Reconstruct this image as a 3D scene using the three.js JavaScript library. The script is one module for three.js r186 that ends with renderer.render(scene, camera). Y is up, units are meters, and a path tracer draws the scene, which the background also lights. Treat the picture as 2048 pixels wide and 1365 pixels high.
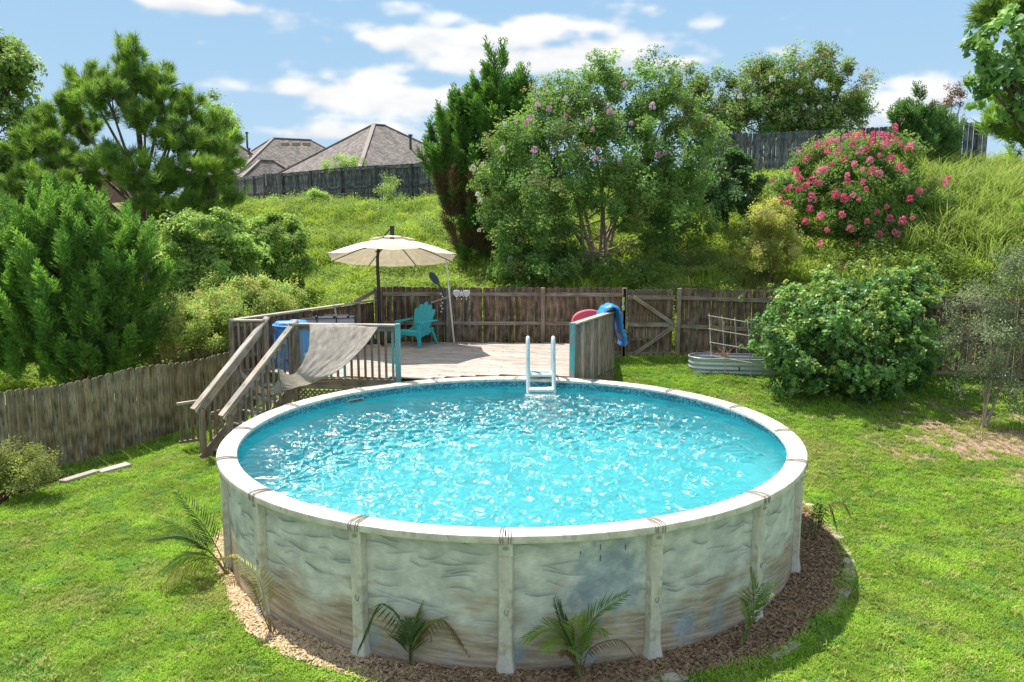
import * as THREE from 'three';
import { mergeGeometries, mergeVertices } from 'three/addons/utils/BufferGeometryUtils.js';
import { RoundedBoxGeometry } from 'three/addons/geometries/RoundedBoxGeometry.js';
import { createNoise2D, createNoise3D } from 'simplex-noise';

// ------------------------------------------------------------------ camera, sky, sun, exposure
const scene = new THREE.Scene();
const EYE = 4.23, PITCH = 8.63 * Math.PI / 180, FOCAL = 1664, PW = 2048, PH = 1365;
const camera = new THREE.PerspectiveCamera(2 * Math.atan(PH / 2 / FOCAL) * 180 / Math.PI, PW / PH, 0.1, 900);
camera.position.set(0, EYE, 0);
camera.rotation.set(-PITCH, 0, 0);
const renderer = new THREE.WebGLRenderer({ antialias: true });
renderer.setSize(1024, 682);
renderer.toneMapping = THREE.LinearToneMapping;
renderer.toneMappingExposure = 1.92;
renderer.shadowMap.enabled = true;

const SUN = new THREE.Vector3(-0.315, 0.88, -0.35).normalize();
const sun = new THREE.DirectionalLight(new THREE.Color(1.0, 0.955, 0.88), 4.3);
sun.name = 'sun';
sun.position.copy(SUN).multiplyScalar(80);
sun.target.position.set(0, 0, -14);
sun.position.add(sun.target.position);
sun.castShadow = true;
sun.shadow.mapSize.set(4096, 4096);
Object.assign(sun.shadow.camera, { left: -40, right: 40, top: 40, bottom: -40, near: 1, far: 200 });
scene.add(sun, sun.target);

// seeded random numbers and noise
let seed = 12345;
const rnd = () => { seed = (seed + 0x6d2b79f5) | 0; let t = Math.imul(seed ^ (seed >>> 15), 1 | seed); t = (t + Math.imul(t ^ (t >>> 7), 61 | t)) ^ t; return ((t ^ (t >>> 14)) >>> 0) / 4294967296; };
const reseed = (n) => { seed = n * 7919 + 17; };
const rr = (a, b) => a + (b - a) * rnd();
const gauss = () => rnd() + rnd() + rnd() - 1.5;
const n2 = createNoise2D(rnd), n3 = createNoise3D(rnd);
const clamp = THREE.MathUtils.clamp, lerp = THREE.MathUtils.lerp, smooth = THREE.MathUtils.smoothstep;
const fbm2 = (x, y, o = 4) => { let s = 0, a = 0.5; for (let i = 0; i < o; i++) { s += a * n2(x, y); x = x * 2.03 + 7.1; y = y * 2.03 - 3.7; a *= 0.5; } return s; };
const fbm3 = (x, y, z, o = 4) => { let s = 0, a = 0.5; for (let i = 0; i < o; i++) { s += a * n3(x, y, z); x = x * 2.03 + 5.2; y = y * 2.03 - 1.3; z = z * 2.03 + 9.4; a *= 0.5; } return s; };
const V = (x, y, z) => new THREE.Vector3(x, y, z);
const RGB = (r, g, b) => new THREE.Color().setRGB(r, g, b);

// a direction or a place seen at a point of the survey picture, at a known distance or height
const seen = (px, py) => V((px - PW / 2) / FOCAL, -(py - PH / 2) / FOCAL, -1).applyAxisAngle(V(1, 0, 0), -PITCH);
const at = (px, py, depth) => { const d = seen(px, py); return d.multiplyScalar(depth / -d.z).add(camera.position); };
const onY = (px, py, y) => { const d = seen(px, py); return d.multiplyScalar((y - EYE) / d.y).add(camera.position); };

// sky: clear summer air and fair-weather cumulus all round
{
  const W = 2560, H = W / 2, data = new Float32Array(W * H * 4);
  const puffs = [];
  const puff = (px, py, w, h, dense = 1) => { const d = seen(px, py).normalize(); puffs.push([Math.atan2(d.z, d.x), Math.asin(d.y), w / FOCAL / 2, h / FOCAL / 2, dense]); };
  puff(1090, 82, 700, 110, 1); puff(800, 78, 180, 56, 0.75); puff(1130, 130, 600, 46, 0.85); puff(690, 182, 450, 80, 1); puff(800, 208, 330, 40, 0.8);
  puff(770, 262, 420, 60, 0.9); puff(640, 268, 230, 34, 0.7); puff(1850, 196, 250, 78, 1); puff(1790, 240, 300, 40, 0.8); puff(440, 24, 330, 44, 0.8); puff(360, 6, 260, 30, 0.8);
  puff(1300, 16, 110, 34, 0.6); puff(1552, 102, 80, 26, 0.4); puff(652, 78, 40, 30, 0.5); puff(1410, 22, 60, 24, 0.35); puff(730, 2, 200, 20, 0.6);
  reseed(5);
  for (let i = 0; i < 70; i++) {   // the same kind of clouds over the rest of the sky
    const a = rr(-Math.PI, Math.PI), e = rr(0.05, 1.2);
    if (Math.abs(a + Math.PI / 2) < 0.66 && e < 0.33) continue;
    const w = rr(0.06, 0.2) * (1 + e);
    for (let k = 0; k < 3; k++) puffs.push([a + rr(-w, w) * 0.7, e + rr(-0.3, 0.3) * w, w * rr(0.5, 1), w * rr(0.16, 0.34) * (1 + e), rr(0.5, 1)]);
  }
  const thick = new Float32Array(W * H), lean = new Float32Array(W * H);
  for (const [pa, pe, pw, ph, pd] of puffs) {
    const r0 = Math.max(H / 2, Math.floor(((pe - 2 * ph) / Math.PI + 0.5) * H)), r1 = Math.min(H - 1, Math.ceil(((pe + 2.3 * ph) / Math.PI + 0.5) * H)), c0 = Math.floor(((pa - 2 * pw) / Math.PI / 2 + 0.5) * W), c1 = Math.ceil(((pa + 2 * pw) / Math.PI / 2 + 0.5) * W);
    for (let row = r0; row <= r1; row++) for (let k = c0; k <= c1; k++) {
      const v = (((row + 0.5) / H - 0.5) * Math.PI - pe) / ph, u = (((k + 0.5) / W - 0.5) * 2 * Math.PI - pa) / pw, q = u * u + (v > 0 ? v * v * 0.8 : v * v * 1.7);
      if (q < 4) { const o = row * W + ((k % W) + W) % W, m = pd * Math.exp(-q * 1.1); thick[o] += m; lean[o] += m * v; }
    }
  }
  for (let row = 0; row < H; row++) {
    const e = ((row + 0.5) / H - 0.5) * Math.PI, up = Math.max(0, Math.sin(e)), k = Math.exp(-up * 3.2), high = Math.exp(-up * 9);
    const sky = [lerp(0.14, 0.26, k) + 0.06 * high, lerp(0.27, 0.385, k) + 0.035 * high, lerp(0.44, 0.49, k) + 0.01 * high];
    for (let col = 0; col < W; col++) {
      const o = row * W + col, dense = thick[o]; let c = 0, lit = 0;
      if (dense > 0.02) {
        const a = ((col + 0.5) / W - 0.5) * 2 * Math.PI, wisp = fbm3(Math.cos(a) * Math.cos(e) * 11, e * 32, Math.sin(a) * Math.cos(e) * 11, 5);
        c = smooth(dense * 0.95 + wisp * 0.8, 0.40, 0.92) * Math.min(1, 0.55 + dense * 0.5);
        lit = clamp(0.5 + lean[o] / dense * 0.55 + wisp * 0.6, 0, 1);
      }
      for (let i = 0; i < 3; i++) data[o * 4 + i] = lerp(sky[i], lerp([0.40, 0.42, 0.45][i], [0.58, 0.575, 0.565][i], lit), c);
      data[o * 4 + 3] = 1;
    }
  }
  const t = new THREE.DataTexture(data, W, H, THREE.RGBAFormat, THREE.FloatType);
  t.mapping = THREE.EquirectangularReflectionMapping; t.magFilter = THREE.LinearFilter; t.needsUpdate = true;
  scene.background = t; scene.environment = t;
  scene.backgroundIntensity = 1.0; scene.environmentIntensity = 1.0;
}

// ------------------------------------------------------------------ helpers for things, parts and surfaces
const taken = new Map();
const numbered = (name) => { const n = taken.get(name) ?? 0; taken.set(name, n + 1); return n ? `${name}_${String(n).padStart(3, '0')}` : name; };
function tag(o, label, category, group) { o.userData.label = label; o.userData.category = category; if (group) o.userData.group = group; return o; }
function shadows(o) { o.castShadow = true; o.receiveShadow = true; return o; }
function thing(name, label, category, pos = V(0, 0, 0), turn = 0, group) {
  const o = new THREE.Group(); o.name = numbered(name); o.position.copy(pos); o.rotation.y = turn; scene.add(o);
  return tag(o, label, category, group);
}
function part(name, geo, m, parent) { const o = shadows(new THREE.Mesh(geo, m)); o.name = name; parent.add(o); return o; }
function single(name, geo, m, label, category, group) { const o = part(numbered(name), geo, m, scene); return tag(o, label, category, group); }
function struct(name, geo, m) { const o = part(numbered(name), geo, m, scene); o.userData.kind = 'structure'; return o; }
function many(name, geo, m, mats, parent, colors) {   // what nobody could count: many copies of one small piece
  const o = shadows(new THREE.InstancedMesh(geo, m, mats.length));
  mats.forEach((x, i) => o.setMatrixAt(i, x));
  if (colors) colors.forEach((c, i) => o.setColorAt(i, c));
  o.name = parent === scene ? numbered(name) : name; o.userData.kind = 'stuff'; parent.add(o); return o;
}
const M4 = (p, q, s) => new THREE.Matrix4().compose(p, q, typeof s === 'number' ? V(s, s, s) : s);
const Q = (x, y, z) => new THREE.Quaternion().setFromEuler(new THREE.Euler(x, y, z, 'YXZ'));
const UPY = V(0, 1, 0);
const aim = (dir, roll = 0) => { const q = new THREE.Quaternion().setFromUnitVectors(UPY, dir.clone().normalize()); return roll ? q.multiply(new THREE.Quaternion().setFromAxisAngle(UPY, roll)) : q; };

function mat(r, g, b, rough = 0.9, more = {}) { return new THREE.MeshStandardMaterial({ color: RGB(r, g, b), roughness: rough, ...more }); }
function leafMat(through = 0.38, rough = 0.95, coat = 0) { return new THREE.MeshPhysicalMaterial({ color: 0xffffff, roughness: rough, transmission: through, thickness: 0, side: THREE.DoubleSide, specularIntensity: 0.4, clearcoat: coat, clearcoatRoughness: 0.38 }); }

// uv in metres from the two largest directions of each face
function metreUV(g, k = 1, du = 0, dv = 0) {
  const n = g.index ? g.toNonIndexed() : g, p = n.attributes.position, nn = n.attributes.normal, uv = new Float32Array(p.count * 2);
  for (let i = 0; i < p.count; i++) {
    const ax = Math.abs(nn.getX(i)), ay = Math.abs(nn.getY(i)), az = Math.abs(nn.getZ(i)), x = p.getX(i), y = p.getY(i), z = p.getZ(i);
    const [u, v] = ax > ay && ax > az ? [z, y] : ay > az ? [x, z] : [x, y];
    uv[i * 2] = u * k + du; uv[i * 2 + 1] = v * k + dv;
  }
  n.setAttribute('uv', new THREE.BufferAttribute(uv, 2));
  return n;
}
// box from a to b (long axis), w wide, t thick; grain runs along v
function plank(len, w, t, o = {}) {
  const g = new RoundedBoxGeometry(w, len, t, 1, Math.min(w, t) * 0.12);
  const p = g.attributes.position, nn = g.attributes.normal, uv = new Float32Array(p.count * 2), du = o.du ?? rnd() * 5, dv = o.dv ?? rnd() * 5;
  for (let i = 0; i < p.count; i++) { const side = Math.abs(nn.getX(i)) > 0.7; uv[i * 2] = (side ? p.getZ(i) + 0.3 : p.getX(i)) + du; uv[i * 2 + 1] = p.getY(i) + (Math.abs(nn.getY(i)) > 0.7 ? p.getZ(i) : 0) + dv; }
  g.setAttribute('uv', new THREE.BufferAttribute(uv, 2));
  return g;
}
// places a plank geometry (long axis y, width x, thickness z) from a to b, its broad face turned towards `face`
function span(o, a, b, face = V(0, 0, 1)) {
  const y = b.clone().sub(a).normalize(), z = face.clone().addScaledVector(y, -face.dot(y)).normalize(), x = y.clone().cross(z);
  o.quaternion.setFromRotationMatrix(new THREE.Matrix4().makeBasis(x, y, z)); o.position.copy(a).add(b).multiplyScalar(0.5); return o;
}
const beam = (name, a, b, w, t, m, parent, face) => span(part(name, plank(a.distanceTo(b), w, t), m, parent), a, b, face);
function tube(points, r, seg = 8, n) {
  const c = new THREE.CatmullRomCurve3(points); return new THREE.TubeGeometry(c, n ?? points.length * 4, r, seg);
}
// tapered limb through points, radii from r0 to r1
function limb(points, r0, r1, seg = 6, n = 8) {
  const c = new THREE.CatmullRomCurve3(points), f = c.computeFrenetFrames(n), P = [], N = [], U = [], I = [], L = c.getLength();
  for (let i = 0; i <= n; i++) {
    const p = c.getPointAt(i / n), r = lerp(r0, r1, i / n);
    for (let j = 0; j <= seg; j++) {
      const a = j / seg * Math.PI * 2, d = f.normals[i].clone().multiplyScalar(Math.cos(a)).addScaledVector(f.binormals[i], Math.sin(a));
      P.push(p.x + d.x * r, p.y + d.y * r, p.z + d.z * r); N.push(d.x, d.y, d.z); U.push(j / seg * 0.4, i / n * L);
    }
  }
  for (let i = 0; i < n; i++) for (let j = 0; j < seg; j++) { const a = i * (seg + 1) + j, b = a + seg + 1; I.push(a, a + 1, b, b, a + 1, b + 1); }
  const g = new THREE.BufferGeometry();
  g.setAttribute('position', new THREE.Float32BufferAttribute(P, 3)); g.setAttribute('normal', new THREE.Float32BufferAttribute(N, 3)); g.setAttribute('uv', new THREE.Float32BufferAttribute(U, 2)); g.setIndex(I);
  return g;
}
const joined = (list) => mergeGeometries(list.map((g) => { const n = g.index ? g.toNonIndexed() : g; for (const k of Object.keys(n.attributes)) if (!['position', 'normal', 'uv'].includes(k)) n.deleteAttribute(k); if (!n.attributes.normal) n.computeVertexNormals(); return n; }));
const moved = (g, x, y, z, rx = 0, ry = 0, rz = 0) => g.applyMatrix4(M4(V(x, y, z), Q(rx, ry, rz), 1));
function tex(W, H, paint, srgb = true, wrap = THREE.RepeatWrapping) {   // paint(u, v) -> [r, g, b] 0..1
  const d = new Uint8Array(W * H * 4);
  for (let j = 0; j < H; j++) for (let i = 0; i < W; i++) { const c = paint(i / W, j / H), o = (j * W + i) * 4; d[o] = clamp(c[0], 0, 1) * 255; d[o + 1] = clamp(c[1] ?? c[0], 0, 1) * 255; d[o + 2] = clamp(c[2] ?? c[0], 0, 1) * 255; d[o + 3] = 255; }
  const t = new THREE.DataTexture(d, W, H); t.magFilter = THREE.LinearFilter; t.minFilter = THREE.LinearMipmapLinearFilter; t.wrapS = t.wrapT = wrap; t.generateMipmaps = true;
  if (srgb) t.colorSpace = THREE.SRGBColorSpace; t.needsUpdate = true; return t;
}
// noise that repeats over the unit square
const tile = (u, v, k, s = 0) => { const a = u * Math.PI * 2, b = v * Math.PI * 2, r = k / (2 * Math.PI); return 0.5 * (n3(Math.cos(a) * r + s, Math.sin(a) * r, Math.cos(b) * r) + n3(Math.sin(b) * r + 3.1, Math.cos(a) * r - s, Math.sin(a) * r + Math.sin(b) * r * 0.7)); };
const RIPPLE = 0.047, WROUGH = 0.285;
// ------------------------------------------------------------------ the lie of the land
const POOL = V(0, 0, -10.855), RIM_Y = 1.38, R_OUT = 3.75, R_WALL = 3.64, R_LINER = 3.60, R_IN = 3.55, WATER_Y = 1.20, FLOOR_Y = 0.05, DECK_Y = 1.385, FENCE_Z = -18.8;
const along = (list, s) => { if (s <= list[0][0]) return list[0][1]; for (let i = 1; i < list.length; i++) if (s < list[i][0]) { const [a, p] = list[i - 1], [b, q] = list[i]; const t = (s - a) / (b - a); return lerp(p, q, t * t * (3 - 2 * t) * 0.35 + t * 0.65); } return list[list.length - 1][1]; };
const HILL_FAR_LEFT = [[16, 0], [20, 0.2], [25, 1.4], [31, 3.1], [37, 4.45], [42, 4.75], [60, 4.75], [400, 4.5]];
const HILL_LEFT = [[11, 0], [14, 0.2], [18.3, 0.8], [19.5, 1.2], [22, 2.05], [27, 3.2], [32, 4.1], [36.5, 4.7], [42, 4.8], [60, 4.8], [400, 4.6]];
const HILL_RIGHT = [[10, 0], [12.5, 0.12], [15, 0.45], [18.3, 0.95], [19.3, 1.35], [22, 2.5], [26, 3.85], [29.5, 4.95], [33, 5.55], [60, 5.6], [400, 5.6]];
const HILL_FAR_RIGHT = [[9, 0], [12.5, 0.2], [15, 0.5], [17.5, 0.95], [19, 1.7], [22, 3.2], [26, 4.85], [29, 5.5], [34, 5.7], [400, 5.7]];
function rough(x, z) {
  const d = -z, a = along(HILL_FAR_LEFT, d), b = along(HILL_LEFT, d), c = along(HILL_RIGHT, d), e = along(HILL_FAR_RIGHT, d);
  let y = lerp(a, b, smooth(x, -7, -2.6)); y = lerp(y, c, smooth(x, -1, 5)); y = lerp(y, e, smooth(x, 6, 13));
  const hill = smooth(d, 18.8, 21) * (1 - smooth(d, 40, 60));
  return y + n2(x * 0.16, z * 0.16) * (0.02 + hill * 0.16) + n2(x * 0.7 + 9, z * 0.7) * (0.008 + hill * 0.05);
}
const G = (x, z) => { const q = Math.hypot(x - POOL.x, z - POOL.z); return q < 6 ? lerp(0, rough(x, z), smooth(q, 3.9, 6)) : rough(x, z); };
const ground = (x, z, up = 0) => V(x, G(x, z) + up, z);
// the point of the ground seen at a point of the picture
const onGround = (px, py) => { const d = seen(px, py); let t = 4; for (let i = 0; i < 4000; i++, t += 0.02) { const p = d.clone().multiplyScalar(t).add(camera.position); if (p.y <= G(p.x, p.z)) return p; } return d.multiplyScalar(60).add(camera.position); };

{
  const xs = [], zs = [];
  for (let x = -300; x < -22; x += 14) xs.push(x); for (let x = -22; x < 22; x += 0.25) xs.push(x); for (let x = 22; x <= 300; x += 14) xs.push(x);
  for (let z = 40; z > -3; z -= 4) zs.push(z); for (let z = -3; z > -46; z -= 0.25) zs.push(z); for (let z = -46; z >= -420; z -= 10) zs.push(z);
  const P = [], U = [], C = [], I = [];
  const green = [0.19, 0.29, 0.035], dry = [0.40, 0.33, 0.14], earth = [0.42, 0.29, 0.18], weed = [0.20, 0.25, 0.05];
  for (const z of zs) for (const x of xs) {
    P.push(x, G(x, z), z); U.push(x, z);
    const d = -z, hill = smooth(d, 17.5, 19.5), bare = smooth(1.15 + fbm2(x * 1.1 + 3, z * 1.1, 4) * 1.2 - Math.hypot((x - 8.3) / 2.1, (z + 14.0) / 1.7), 0, 0.9);
    const dryness = smooth(fbm2(x * 0.35 + 20, z * 0.35, 4) * 1.4 + hill * 0.14 + 0.5 * Math.exp(-(((x - 4.4) / 1.4) ** 2 + ((z + 14) / 1.8) ** 2)) + 0.7 * Math.exp(-(((x - 6.3) / 2.5) ** 2 + ((z + 22.5) / 2.5) ** 2)), 0.18, 0.85);
    for (let i = 0; i < 3; i++) { let c = lerp(green[i], weed[i], hill); c = lerp(c, dry[i], dryness * 0.75); c = lerp(c, earth[i], bare); C.push(c); }
  }
  const nx = xs.length;
  for (let j = 0; j < zs.length - 1; j++) for (let i = 0; i < nx - 1; i++) { const a = j * nx + i; I.push(a, a + 1, a + nx, a + 1, a + nx + 1, a + nx); }
  const g = new THREE.BufferGeometry(); g.setAttribute('position', new THREE.Float32BufferAttribute(P, 3)); g.setAttribute('uv', new THREE.Float32BufferAttribute(U, 2)); g.setAttribute('color', new THREE.Float32BufferAttribute(C, 3)); g.setIndex(I); g.computeVertexNormals();
  const soil = tex(512, 512, (u, v) => { const k = 0.82 + 0.3 * tile(u, v, 14) + 0.28 * tile(u, v, 60, 4); return [k, k, k * 0.98]; });
  soil.repeat.set(0.6, 0.6);
  const bump = tex(512, 512, (u, v) => [0.5 + 0.4 * tile(u, v, 40, 2) + 0.3 * tile(u, v, 110, 5)], false); bump.repeat.set(0.6, 0.6);
  struct('ground', g, new THREE.MeshStandardMaterial({ vertexColors: true, map: soil, roughness: 1, bumpMap: bump, bumpScale: 0.03 }));
}

// ------------------------------------------------------------------ the round pool
const POSTS = 16, POST0 = -0.9 * Math.PI / 180;
const ring = (a, r, y = 0) => V(POOL.x + Math.sin(a) * r, y, POOL.z + Math.cos(a) * r);   // a = 0 faces the camera, positive to the right
const pool = thing('above_ground_pool', 'round above-ground swimming pool with cream rim and faded stone-print wall', 'pool', POOL.clone());
{
  // wall print: pale green stone with dark ripples, earth-brown towards the foot, blue where the ink has bleached
  const W = 2048, H = 256, c = document.createElement('canvas'); c.width = W; c.height = H;
  const b = document.createElement('canvas'); b.width = W; b.height = H;
  const x = c.getContext('2d'), y = b.getContext('2d');
  const im = x.createImageData(W, H);
  const K = W / 12;   // pixels per metre: the print covers half the wall and is mirrored on the other half
  for (let j = 0; j < H; j++) for (let i = 0; i < W; i++) {
    const u = i / K, v = (1 - j / H) * 1.3, o = (j * W + i) * 4;   // metres along, metres up
    const brown = smooth(0.62 - v + fbm2(u * 0.9, v * 2.2, 4) * 0.5, -0.10, 0.34), strata = fbm2(u * 1.1 + 4, v * 16 + u * 1.3, 3);
    const wx = (u - 6.95) / 0.42, wy = (v - 0.86) / 0.40, bleach = smooth(1.15 - Math.pow(Math.abs(wx), 2.4) - Math.pow(Math.abs(wy), 2.4) + fbm2(u * 5, v * 5, 4) * 1.1, -0.15, 1.15) * 0.9;
    let spots = 0; for (const [a, h, r, k] of [[4.55, 0.22, 0.17, 0.7], [4.85, 0.16, 0.10, 0.5], [6.05, 0.2, 0.12, 0.8], [6.72, 0.12, 0.13, 0.8], [7.85, 0.27, 0.20, 0.9], [8.3, 0.24, 0.2, 0.6], [5.4, 0.12, 0.1, 0.4], [9.2, 0.2, 0.3, 0.4]]) spots = Math.max(spots, k * smooth(1 - Math.hypot((u - a) / r, (v - h) / (r * 1.25)) + fbm2(u * 9, v * 9, 3) * 0.8, 0, 0.7));
    const blue = Math.max(bleach, spots), mott = fbm2(u * 2.4, v * 3.5, 4), grain = n2(u * 60, v * 90) * 0.4 + n2(u * 9, v * 70) * 0.5;
    const green = [200 + mott * 36, 199 + mott * 32, 189 + mott * 30], earth = [170 + strata * 52, 150 + strata * 48, 128 + strata * 42], bl = [152 + mott * 30, 163 + mott * 28, 170 + mott * 26];
    for (let k = 0; k < 3; k++) im.data[o + k] = lerp(lerp(green[k], earth[k], brown * 0.95), bl[k], blue) + grain * 17;
    im.data[o + 3] = 255;
  }
  x.putImageData(im, 0, 0);
  y.fillStyle = '#808080'; y.fillRect(0, 0, W, H);
  reseed(31);
  {   // ripples of the stone print: crescents with a crisp lower lip and ink that thins out above it
    const a = x.getImageData(0, 0, W, H), b2 = y.getImageData(0, 0, W, H);
    for (let n = 0; n < 240; n++) {
      const px = rr(-40, W), v = rr(0.30, 1.27), py = (1 - v / 1.3) * H, Ln = rr(34, 86), h = rr(5, 12), ink = rr(0.45, 0.95) * (v < 0.55 ? 0.55 : 1), tilt = rr(-2, 7);
      if (Math.abs(px + Ln / 2 - 6.95 * K) < 0.40 * K && v > 0.4) continue;
      for (let i = Math.max(0, Math.floor(px)); i < Math.min(W, px + Ln); i++) {
        const q = (i - px) / Ln, edge = py + tilt * q + 4 * Math.sin(q * 4.2 + n), w2 = Math.pow(Math.max(0, Math.sin(Math.PI * Math.pow(clamp(q, 0, 1), 0.72))), 0.8);
        for (let k = Math.max(0, Math.floor(edge - h * 1.6)); k < Math.min(H, edge + 5); k++) {
          const t = edge - k, f = t >= 0 ? Math.exp(-t / (h * 0.42)) : Math.exp(t / 0.8), o = (k * W + i) * 4, m = ink * w2 * f * (0.75 + 0.25 * n2(i * 0.3, k * 0.6)), lip = t < 0 && t > -4 ? 0.22 * w2 : 0;
          for (let z = 0; z < 3; z++) { a.data[o + z] = lerp(lerp(a.data[o + z], [84, 90, 88][z], m), 222, lip); b2.data[o + z] = clamp(b2.data[o + z] - m * 120 + lip * 260, 0, 255); }
        }
      }
    }
    x.putImageData(a, 0, 0); y.putImageData(b2, 0, 0);
  }
  for (let n = 0; n < 26; n++) { const px = rr(0, W), py = H * rr(0.72, 0.95); x.fillStyle = `rgba(70,58,46,${rr(0.2, 0.5)})`; x.fillRect(px, py, rr(1, 3), rr(4, 22)); }
  for (const [u, v, h] of [[6.86, 1.2, 0.05], [6.86, 1.1, 0.06], [7.12, 1.17, 0.05], [6.66, 1.15, 0.03]]) { x.fillStyle = 'rgba(50,62,72,0.8)'; x.fillRect(u * K, (1 - v / 1.3) * H, 2, h / 1.3 * H); }
  const tc = new THREE.CanvasTexture(c), tb = new THREE.CanvasTexture(b);
  tc.colorSpace = THREE.SRGBColorSpace; for (const t of [tc, tb]) { t.wrapS = THREE.MirroredRepeatWrapping; t.magFilter = THREE.LinearFilter; }
  const wall = new THREE.CylinderGeometry(R_WALL, R_WALL, 1.33, 192, 1, true);
  const uv = wall.attributes.uv, wp = wall.attributes.position;   // u: 0..1 over the half that faces the camera
  for (let i = 0; i < uv.count; i++) uv.setX(i, (Math.floor(i % 193) / 192) * 2 - 0.5);
  wall.rotateY(Math.PI); wall.translate(0, 0.66, 0);
  part('wall', wall, new THREE.MeshStandardMaterial({ map: tc, bumpMap: tb, bumpScale: 0.009, roughness: 0.72, side: THREE.DoubleSide }), pool);

  const resinT = tex(256, 256, (u, v) => { const k = 0.94 + 0.08 * tile(u, v, 5) + 0.06 * tile(u, v, 34, 2), d = 0.10 * smooth(tile(u, v, 9, 7), 0.18, 0.5); return [k - d * 0.8, k * 0.985 - d, k * 0.955 - d * 1.2]; });
  const resin = mat(0.70, 0.665, 0.60, 0.55, { map: resinT }), rimMat = mat(0.72, 0.69, 0.63, 0.45, { map: resinT });
  const clip = mat(0.30, 0.265, 0.235, 0.6), metal = mat(0.35, 0.36, 0.37, 0.4, { metalness: 0.7 });
  // upright: a folded resin post with a raised face, a cap plate and a spreading foot
  const sh = new THREE.Shape(); sh.moveTo(-0.075, 0); sh.lineTo(-0.062, 0.062); sh.quadraticCurveTo(-0.058, 0.074, -0.046, 0.075); sh.lineTo(0.046, 0.075); sh.quadraticCurveTo(0.058, 0.074, 0.062, 0.062); sh.lineTo(0.075, 0); sh.lineTo(-0.075, 0);
  const up = new THREE.ExtrudeGeometry(sh, { depth: 1.30, steps: 24, bevelEnabled: false, curveSegments: 3 });
  up.rotateX(-Math.PI / 2); up.scale(1, 1, -1);   // profile in x-z, length along y
  { const p = up.attributes.position; for (let i = 0; i < p.count; i++) { const h = p.getY(i), foot = smooth(0.22 - h, 0, 0.22); p.setX(i, p.getX(i) * (1 + foot * 0.32)); p.setZ(i, p.getZ(i) * (1 + foot * 0.35)); } const ix = up.index; if (!ix) { const a = p.array; for (let i = 0; i < a.length; i += 9) for (let k = 0; k < 3; k++) { const t = a[i + 3 + k]; a[i + 3 + k] = a[i + 6 + k]; a[i + 6 + k] = t; } } up.computeVertexNormals(); }
  const upg = metreUV(up), cap = metreUV(new RoundedBoxGeometry(0.135, 0.13, 0.088, 2, 0.012)), badge = new THREE.CylinderGeometry(0.026, 0.026, 0.012, 18).rotateX(Math.PI / 2).scale(1, 0.62, 1);
  const hook = new THREE.TorusGeometry(0.022, 0.005, 6, 14, Math.PI * 1.4).rotateZ(Math.PI * 0.8).scale(0.8, 1.4, 1);
  // top rail: a curved ledge with rounded lip, one per bay
  const prof = [[R_OUT - R_WALL - 0.002, -0.075], [0.112, -0.07], [0.118, -0.012], [0.106, 0], [0.05, 0.006], [-0.05, 0.004], [-0.112, -0.006], [-0.122, -0.018], [-0.120, -0.05]];
  const bay = 2 * Math.PI / POSTS, gap = 0.0016;
  const railGeo = (() => {
    const P = [], U = [], I = [], n = 14, m = prof.length, core = 0.5 * (R_OUT + R_IN) - 0.02;
    for (let i = 0; i <= n; i++) { const a = lerp(gap, bay - gap, i / n); prof.forEach(([q, h], j) => { const r = core + q + 0.0; P.push(Math.sin(a) * r, RIM_Y + h, Math.cos(a) * r); U.push(a * core, j * 0.05); }); }
    for (let i = 0; i < n; i++) for (let j = 0; j < m - 1; j++) { const a = i * m + j, c2 = a + m; I.push(a, c2, a + 1, c2, c2 + 1, a + 1); }
    const g = new THREE.BufferGeometry(); g.setAttribute('position', new THREE.Float32BufferAttribute(P, 3)); g.setAttribute('uv', new THREE.Float32BufferAttribute(U, 2)); g.setIndex(I); g.computeVertexNormals(); return g;
  })();
  rimMat.side = THREE.DoubleSide;
  // joint clip: four thin ribs bent over the ledge and down its lip
  const rib = (off) => { const core = 0.5 * (R_OUT + R_IN) - 0.02, pts = [[-0.116, -0.004, 0.6], [-0.03, 0.012, 0.85], [0.06, 0.013, 1.0], [0.104, 0.006, 1.0], [0.124, -0.012, 1.0], [0.119, -0.076, 0.92]].map(([q, h, s]) => V(off * s, RIM_Y + h, core + q)); return tube(pts, 0.0048, 5, 18); };
  const clipRibs = [-0.052, -0.026, 0.026, 0.052].map(rib), clipPlate = metreUV(new RoundedBoxGeometry(0.13, 0.07, 0.012, 1, 0.004).translate(0, RIM_Y - 0.04, 0.5 * (R_OUT + R_IN) - 0.02 + 0.113));
  for (let k = 0; k < POSTS; k++) {
    const a = POST0 + k * bay;
    const u = part('upright', upg, resin, pool); u.position.set(Math.sin(a) * (R_WALL + 0.001), 0.0, Math.cos(a) * (R_WALL + 0.001)); u.rotation.y = a;
    const cp = part('cap_plate', cap, resin, u); cp.position.set(0, 1.235, 0.04);
    const bd = part('badge', badge, metal, u); bd.position.set(0, 1.255, 0.087);
    const hk = part('hook', hook, metal, u); hk.position.set(0.005, 0.64, 0.078);
    const rl = part('top_rail', railGeo, rimMat, pool); rl.rotation.y = a;
    const cl = part('rail_clip', clipPlate, resin, pool); cl.rotation.y = a; for (const g of clipRibs) part('rib', g, clip, cl);
  }
  // liner: plain aqua vinyl with a printed mosaic band at the waterline and a shallow cove to the floor
  const LP = [[R_LINER - 0.02, 1.37], [R_LINER, 1.30], [R_LINER, 0.28], [R_LINER - 0.05, 0.15], [R_LINER - 0.16, 0.08], [R_LINER - 0.32, FLOOR_Y]].map(([r, h]) => new THREE.Vector2(r, h));
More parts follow.
